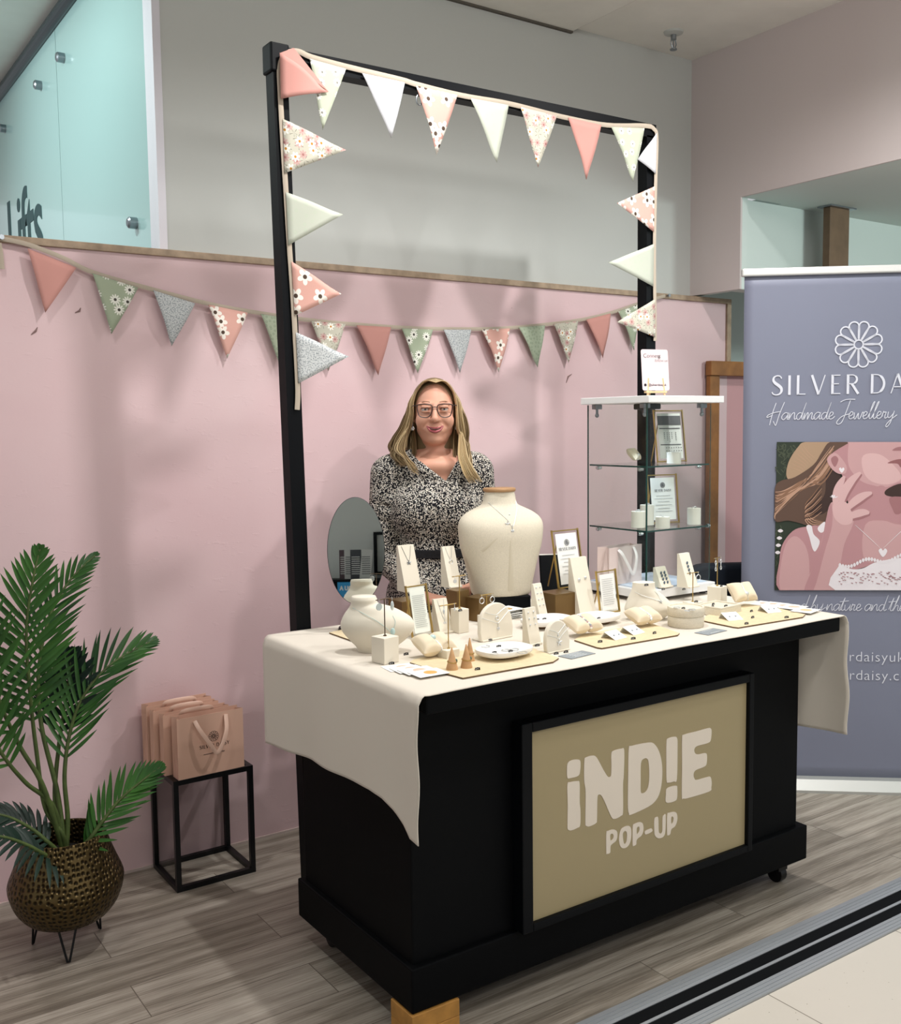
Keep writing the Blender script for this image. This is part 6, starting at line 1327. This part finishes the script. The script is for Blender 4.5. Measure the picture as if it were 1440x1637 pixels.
for s in (-1, 1):
    g = G(); c_ = Vector((s*.0335, -.0765, 1.616)); g.ball(c_, .0122, 20, 14); g.mi = 1; g.ball(c_+Vector((0, -.0064, .0003)), (.0062, .0066, .0062), 14, 10); g.done('eye', [M_EYEW, M_IRIS], wo, 60)
    g = G(); g.tube(smooth_pts([(s*.017, -.0965, 1.6400), (s*.028, -.0968, 1.6425), (s*.040, -.0905, 1.6425), (s*.052, -.079, 1.6375)], 4), [.0019]*4+[.0022]*5+[.0010]*4, 6, flat=.7); g.done('eyebrow', M_BROW, wo, 60)
    g = G(); g.tube(smooth_pts([(s*.0195, -.0905, 1.6165), (s*.027, -.0950, 1.6205), (s*.036, -.0950, 1.6212), (s*.044, -.0905, 1.6190), (s*.0495, -.085, 1.6165)], 4), .0011, 5); g.done('eyelashes', M_INKD, wo, 60)
# ---- dress
m = bpy.data.materials.new('black_white_speckled_dress'); m.use_nodes = True; k = N(m); v = k.coord('Object')
nz = k.add('ShaderNodeTexNoise'); nz.inputs['Scale'].default_value = 90; k.link(v, nz.inputs['Vector']); ad = k.add('ShaderNodeVectorMath'); ad.operation = 'MULTIPLY_ADD'; ad.inputs[1].default_value = (.008,)*3; k.link(nz.outputs['Color'], ad.inputs[0]); k.link(v, ad.inputs[2])
vo = k.add('ShaderNodeTexVoronoi'); vo.inputs['Scale'].default_value = 225; vo.inputs['Randomness'].default_value = .9; k.link(ad.outputs[0], vo.inputs['Vector'])
vc = k.add('ShaderNodeSeparateColor'); k.link(vo.outputs['Color'], vc.inputs[0]); lim = k.math('MULTIPLY_ADD', vc.outputs[0], .26, .34)
spot_ = k.math('MULTIPLY', k.math('LESS_THAN', vo.outputs['Distance'], lim), k.math('GREATER_THAN', vc.outputs[1], .10))
k.link(k.mix(spot_, lin('#15141a'), k.mix(vc.outputs[2], lin('#c9bfb0'), lin('#e6e2da'))), k.b.inputs['Base Color']); k.b.inputs['Roughness'].default_value = .8; k.b.inputs['Specular IOR Level'].default_value = .2; M_DRESS = m
fx = axis([(-.36, .36, .0055)]); fy = axis([(-.32, .30, .0055)]); fz = axis([(.28, .98, .012), (.98, 1.50, .0052)])
f = Field(fx, fy, fz); E_, K_ = f.ell, f.cap
E_((0, .01, 1.27), (.160, .108, .155), .05); E_((0, .012, 1.085), (.142, .110, .15), .05); E_((0, .02, .93), (.185, .135, .14), .05); K_((-.150, .015, 1.392), (.142, .015, 1.392), .053, .053, .05)
E_((0, -.03, 1.40), (.115, .062, .045), .04)
for s in (-1, 1): E_((s*.072, -.056, 1.255), (.078, .072, .08), .06); K_((s*.05, .02, 1.452), (s*.13, .02, 1.412), .034, .046, .04)
f.chain([(0, .02, .95), (0, .02, .62), (0, .02, .36)], [.15, .175, .21], .06); f.ell((0, .012, 1.118), (.30, .30, .012), .001) if False else None
f.chain([SHL+np.array((-.01, 0, .01)), ELL, WRL+np.array((.0, .012, .004))], [.060, .050, .034], .03); f.chain([SHR+np.array((.01, 0, .01)), ELR, WRR+np.array((0, .012, .004))], [.060, .054, .036], .03)
for sgn, a, b in ((1, SHL, ELL), (-1, SHR, ELR)):          # folds pressed into the sleeves
    for t_ in (.35, .55, .78, .92): p_ = a+(b-a)*t_; f.cap(p_+np.array((-.05*sgn, -.06, -.015)), p_+np.array((.05*sgn, -.05, .012)), .003, .003, .016, sub=True)
for x0 in (-.09, -.05, .05, .09): f.cap((x0, -.125, 1.13), (x0*1.3, -.15, 1.19), .003, .003, .015, sub=True)
# V neckline and neck opening
ix, X, Y, Z = f.sl((-.14, -.30, 1.33), (.14, .02, 1.55)); cx_ = .036-(Z-1.362)*.33
wedge = np.maximum(np.abs(X-cx_)-np.maximum((Z-1.362), -.01)*.90, Y-.0); f.put(ix, np.broadcast_to(wedge, f.d[ix].shape), .004, True)
f.ell((0, .03, 1.50), (.078, .075, .085), .006, sub=True)
V, F = f.surface(); sdf_obj('dress', V, F, [M_DRESS], wo, None, 1)
pts = [(.149*math.cos(a), .012+.117*math.sin(a)-.004*(math.sin(a) < 0), 1.105) for a in [2*PI*i/48 for i in range(48)]]
g = G(); g.tube(pts, .022, 8, closed=True, flat=.16, up=(0, 0, 1)); 
g = G(); vs = []; fs = []
for i in range(48):
    a = 2*PI*i/48
    for dz, dr in ((-.015, -.003), (-.013, .003), (.013, .003), (.015, -.003)): vs.append(((.147+dr)*math.cos(a), .012+(.1165+dr)*math.sin(a), 1.105+dz))
for i in range(48):
    j = (i+1) % 48
    for q in range(3): fs.append([4*i+q, 4*j+q, 4*j+q+1, 4*i+q+1])
g.push(vs, fs); g.done('waist_tie', mat('black_waist_tie', '#17161b', .85, grain=120, var=.5), wo, 60)
for s in (-1, 1):
    g = G(); g.loft([(0, .040, .125, s*.093, -.045), (.012, .041, .127, s*.093, -.045), (.035, .038, .115, s*.092, -.035), (.062, .036, .065, s*.09, .02), (.075, .034, .050, s*.09, .035)], 28); g.done('shoe', M_BLACKM, wo, 60)
# ---- hair
HM = [mat('hair_ash_blonde', '#a8916d', .5, spec=.5), mat('hair_light_blonde', '#cbb48c', .5, spec=.5), mat('hair_dark_root', '#7d674a', .55, spec=.45)]
g = G(); rh = random.Random(11)
f = Field(axis([(-.12, .12, .0035)]), axis([(-.12, .15, .0035)]), axis([(1.44, 1.75, .0035)]))
f.ell((0, .026, 1.640), (.081, .096, .091), .01); f.cap((0, .06, 1.62), (0, .060, 1.47), .074, .084, .04)
ix, X, Y, Z = f.sl((-.2, -.2, 1.4), (.2, .02, 1.80)); face = np.sqrt((X/.0665)**2+((Z-1.600)/.103)**2)-1; f.put(ix, np.broadcast_to(np.maximum(face*.07, Y-.005), f.d[ix].shape), .008, True)
V, F = f.surface(); cap_o = sdf_obj('hair_cap', V, F, [HM[2]], wo, None, 2); cap_o.name = 'hair'
def lock(pts, r0, mi_, n=9, jit=.0055):
    r0 *= .62
    for q in range(n):
        o1 = Vector((rh.uniform(-1, 1), rh.uniform(-1, 1), 0)); g.mi = mi_ if rh.random() < .7 else rh.randrange(3)
        P_ = [Vector(p)+o1*jit*(.3+1.5*i/len(pts))*(1 if i else .3) for i, p in enumerate(pts)]; c_ = smooth_pts(P_, 6); L = len(c_)
        g.tube(c_, [r0*(.75+.25*math.sin(PI*i/L))*(1-.75*max(0, i/L-.72)/.28) for i in range(L)], 6, flat=.55)
for i in range(28):                                        # left of the picture: swept back, flicked out on the shoulder
    t_ = i/27; y0 = -.060+.13*t_; fr = 1-t_; px_ = .006
    pts = [(px_, y0, 1.727-.35*(y0-.02)**2*8), (-.034, y0*.98-.006, 1.716-.012*t_), (-.063-.004*t_, -.044+.10*t_, 1.682), (-.078-.010*(i%3)/2, -.044+.11*t_, 1.640), (-.080-.024*(i%4)/3, -.036+.105*t_, 1.596), (-.090-.034*(i%4)/3, -.026+.09*t_, 1.552), (-.104-.045*(i%4)/3, -.018+.08*t_, 1.515), (-.112-.050*(i%4)/3, -.028+.075*t_, 1.480), (-.118-.035*rh.random(), -.045+.07*t_, 1.452), (-.088-.045*rh.random(), -.062+.06*t_, 1.432-.02*rh.random())]
    lock(pts, .0056, (0, 1, 0, 2)[i % 4])
for i in range(7):                                         # curl over the front of the left shoulder
    a = rh.random(); lock([(-.084, -.035, 1.60), (-.094, -.040, 1.555), (-.105-.02*a, -.052, 1.515), (-.112-.03*a, -.068, 1.475), (-.098-.01*a, -.088, 1.445), (-.078-.01*a, -.100, 1.425-.02*a), (-.066, -.108, 1.405-.02*a)], .0048, (1, 0, 1)[i % 3], 4)
for i in range(28):                                        # right of the picture: long straight fall
    t_ = i/27; y0 = -.058+.13*t_
    pts = [(.004, y0, 1.727-.35*(y0-.02)**2*8), (.038, y0*.98-.006, 1.714-.012*t_), (.066+.004*t_, -.046+.10*t_, 1.680), (.078+.012*(i%3)/2, -.048+.115*t_, 1.636), (.080+.026*(i%4)/3, -.058+.115*t_, 1.590), (.084+.032*(i%4)/3, -.056+.10*t_, 1.540), (.108+.010*rh.random(), -.036+.065*t_, 1.490), (.112+.012*rh.random(), -.060+.05*t_, 1.440), (.110+.022*rh.random(), -.092+.04*t_, 1.395-.03*rh.random())]
    lock(pts, .0058, (1, 0, 1, 2)[i % 4])
for i in range(9):                                         # longest strands over the dress front
    a = i/8; lock([(.088, -.045, 1.60), (.090, -.050, 1.555), (.085+.02*a, -.066, 1.50), (.083+.03*a, -.098, 1.45), (.092+.036*a, -.118, 1.415), (.104+.042*a, -.132, 1.385), (.118+.040*a+.006*rh.random(), -.140, 1.355+.02*rh.random())], .0048, (1, 1, 0)[i % 3], 4)
for s in (-1, 1):                                          # under layers beside the neck
    for i in range(9): a = i/8; lock([(s*.070, -.01+.06*a, 1.62), (s*(.074+.01*a), .0+.06*a, 1.57), (s*(.072+.02*a), -.005+.06*a, 1.51), (s*(.070+.03*a), -.02+.07*a, 1.455), (s*(.072+.03*a), -.035+.07*a, 1.43)], .007, (2, 0, 1)[i % 3], 6)
for i in range(10):                                        # back
    a = -1+2*i/9; lock([(.02*a, .06, 1.728), (.05*a, .105, 1.69), (.075*a, .122, 1.62), (.09*a, .118, 1.54), (.10*a, .105, 1.47), (.10*a, .10, 1.42)], .010, i % 2, 3)
o = g.done('hair', HM, wo, 80, fix=False); o.name = 'hair_strands'; cap_o.name = 'hair_base'
# ---- glasses, earrings, fine necklace
M_LENS = glass_mat('spectacle_lens', '#fbfcfb', .03); M_TORT = mat('brown_acetate_frames', '#241412', .4, spec=.6); gl = thing('glasses', 'x', 'x'); 
for kk in ('label', 'category'): del gl[kk]
gl.parent = wo; GY = -.104
for s in (-1, 1):
    cxg = s*.0335; ring = smooth_pts([(cxg+s*x, 0, z) for x, z in ((-.0245, 1.621), (-.020, 1.6305), (.0, 1.6330), (.020, 1.6325), (.0280, 1.6275), (.0265, 1.611), (.020, 1.5925), (.004, 1.5870), (-.012, 1.5900), (-.0215, 1.603))], 4, True)
    for p in ring: p.y = GY+.25*max(0, abs(p.x)-.03)**1.5*4
    g = G(); g.tube(ring, .0019, 6, closed=True); g.done('rim', M_TORT, gl, 60)
    g = G(); g.push([p+Vector((0, .0004, 0)) for p in ring], [list(range(len(ring)))]); g.done('lens', M_LENS, gl)
    g = G(); g.tube(smooth_pts([(s*.061, GY+.012, 1.6290), (s*.074, GY+.03, 1.6290), (s*.081, -.03, 1.626), (s*.083, .015, 1.618)], 4), .0016, 6); g.done('temple', M_TORT, gl, 60)
g = G(); g.tube(smooth_pts([(-.0095, GY, 1.6215), (0, GY-.004, 1.6235), (.0095, GY, 1.6215)], 4), .0016, 6); g.done('bridge', M_TORT, gl, 60)
for s in (-1, 1):
    g = G(); x = s*.079; g.tube([(x, -.012, 1.568), (x, -.014, 1.556)], .0007, 5)
    for q in range(5): a = 2*PI*q/5; g.ball((x+.0045*math.cos(a), -.015, 1.549+.0045*math.sin(a)), (.0034, .0016, .0034), 8, 6)
    g.done('earring', M_SILVER, wo, 60)
g = G(); g.tube(smooth_pts([(-.060, -.018, 1.452), (-.042, -.052, 1.428), (-.02, -.068, 1.414), (.004, -.074, 1.408), (.026, -.068, 1.414), (.05, -.048, 1.432)], 5), .0007, 5); g.done('fine_necklace', M_GOLD, wo, 60)
# ================================================================== WHAT THE MIRROR SEES: the shop opposite
g = G(); g.box2((-3.4, -3.6, 0), (1.0, -3.52, 2.7)); struct(g, 'wall_front', mat('grey_shop_wall', '#d0d2ce', .8))
t = thing('magazine_stand', 'dark shop stand facing the stall, seen only in the table mirror', 'shelf', (-1.60, -3.28, 0))
g = G(); g.box((0, 0, .44), (1.3, .40, .88), .01); g.done('cabinet', M_BLACK, t); g = G(); g.box((0, 0, .89), (1.34, .44, .02), .004); g.done('shelf_top', M_BLACKF, t)
M_MAG = (mat('maroon_cover', '#4a3038', .4), mat('charcoal_cover', '#34343a', .4), mat('pale_cover', '#c9c9c6', .5))
for i, (x, c_, lb) in enumerate(((-1.83, 0, 'maroon magazine at one end of the row reflected in the mirror'), (-1.755, 2, 'pale magazine in the row reflected in the mirror'), (-1.67, 1, 'charcoal magazine in the middle of the row reflected in the mirror'), (-1.54, 2, 'tilted pale magazine reflected in the mirror'))):
    t = thing('magazine', lb, 'magazine', (x, -3.24+.035*i, 0.9005), 0, 'magazines reflected in the mirror'); g = G(); g.box((0, 0, .14), (.115, .008, .28), 0, rot((0, 0, 0, .12)[i], 'Y')); o = g.done('cover', M_MAG[c_], t)
    g = G()
    for q in range(9): g.box((0, .0045, .05+q*.02), (.09, .001, .006), 0)
    g.done('cover_lines', M_PAPER if c_ != 2 else M_INKD, t)
t = thing('notice_board', 'blue notice reading YOU A in white, seen reflected in the mirror', 'sign', (-1.70, -3.055, .70), 0); g = G(); g.box((0, 0, .085), (.22, .006, .18)); g.done('panel', mat('bright_blue_print', '#2a9ad6', .5), t)
R_ = Matrix(((-1, 0, 0, 0), (0, 0, 1, .0032), (0, 1, 0, 0), (0, 0, 0, 1)))
g = G(); g.mesh(text_mesh('YOU A', .055, 'CENTER', .0005, .003), tr(0, 0, .10) @ R_); g.mesh(text_mesh('PO', .055, 'CENTER', .0005, .003), tr(0, 0, .025) @ R_); g.done('lettering', M_PAPER, t)
t = thing('picture_frame', 'black framed picture of a bead loop, seen reflected in the mirror', 'frame', (-1.38, -3.515, .93), 0)
g = G(); 
for a, b in (((-.26, .002, 0), (.26, .03, .03)), ((-.26, .002, .39), (.26, .03, .42)), ((-.26, .002, .03), (-.23, .03, .39)), ((.23, .002, .03), (.26, .03, .39))): g.box2(a, b)
g.done('frame', M_BLACKF, t); g = G(); g.box2((-.23, .002, .03), (.23, .012, .39)); g.done('picture', mat('grey_mount', '#b9bcb8', .6), t); g = G(); g.torus((0, .014, .20), .12, .008, rot(PI/2, 'X'), 28, 6); g.done('bead_loop', M_BLACKF, t)
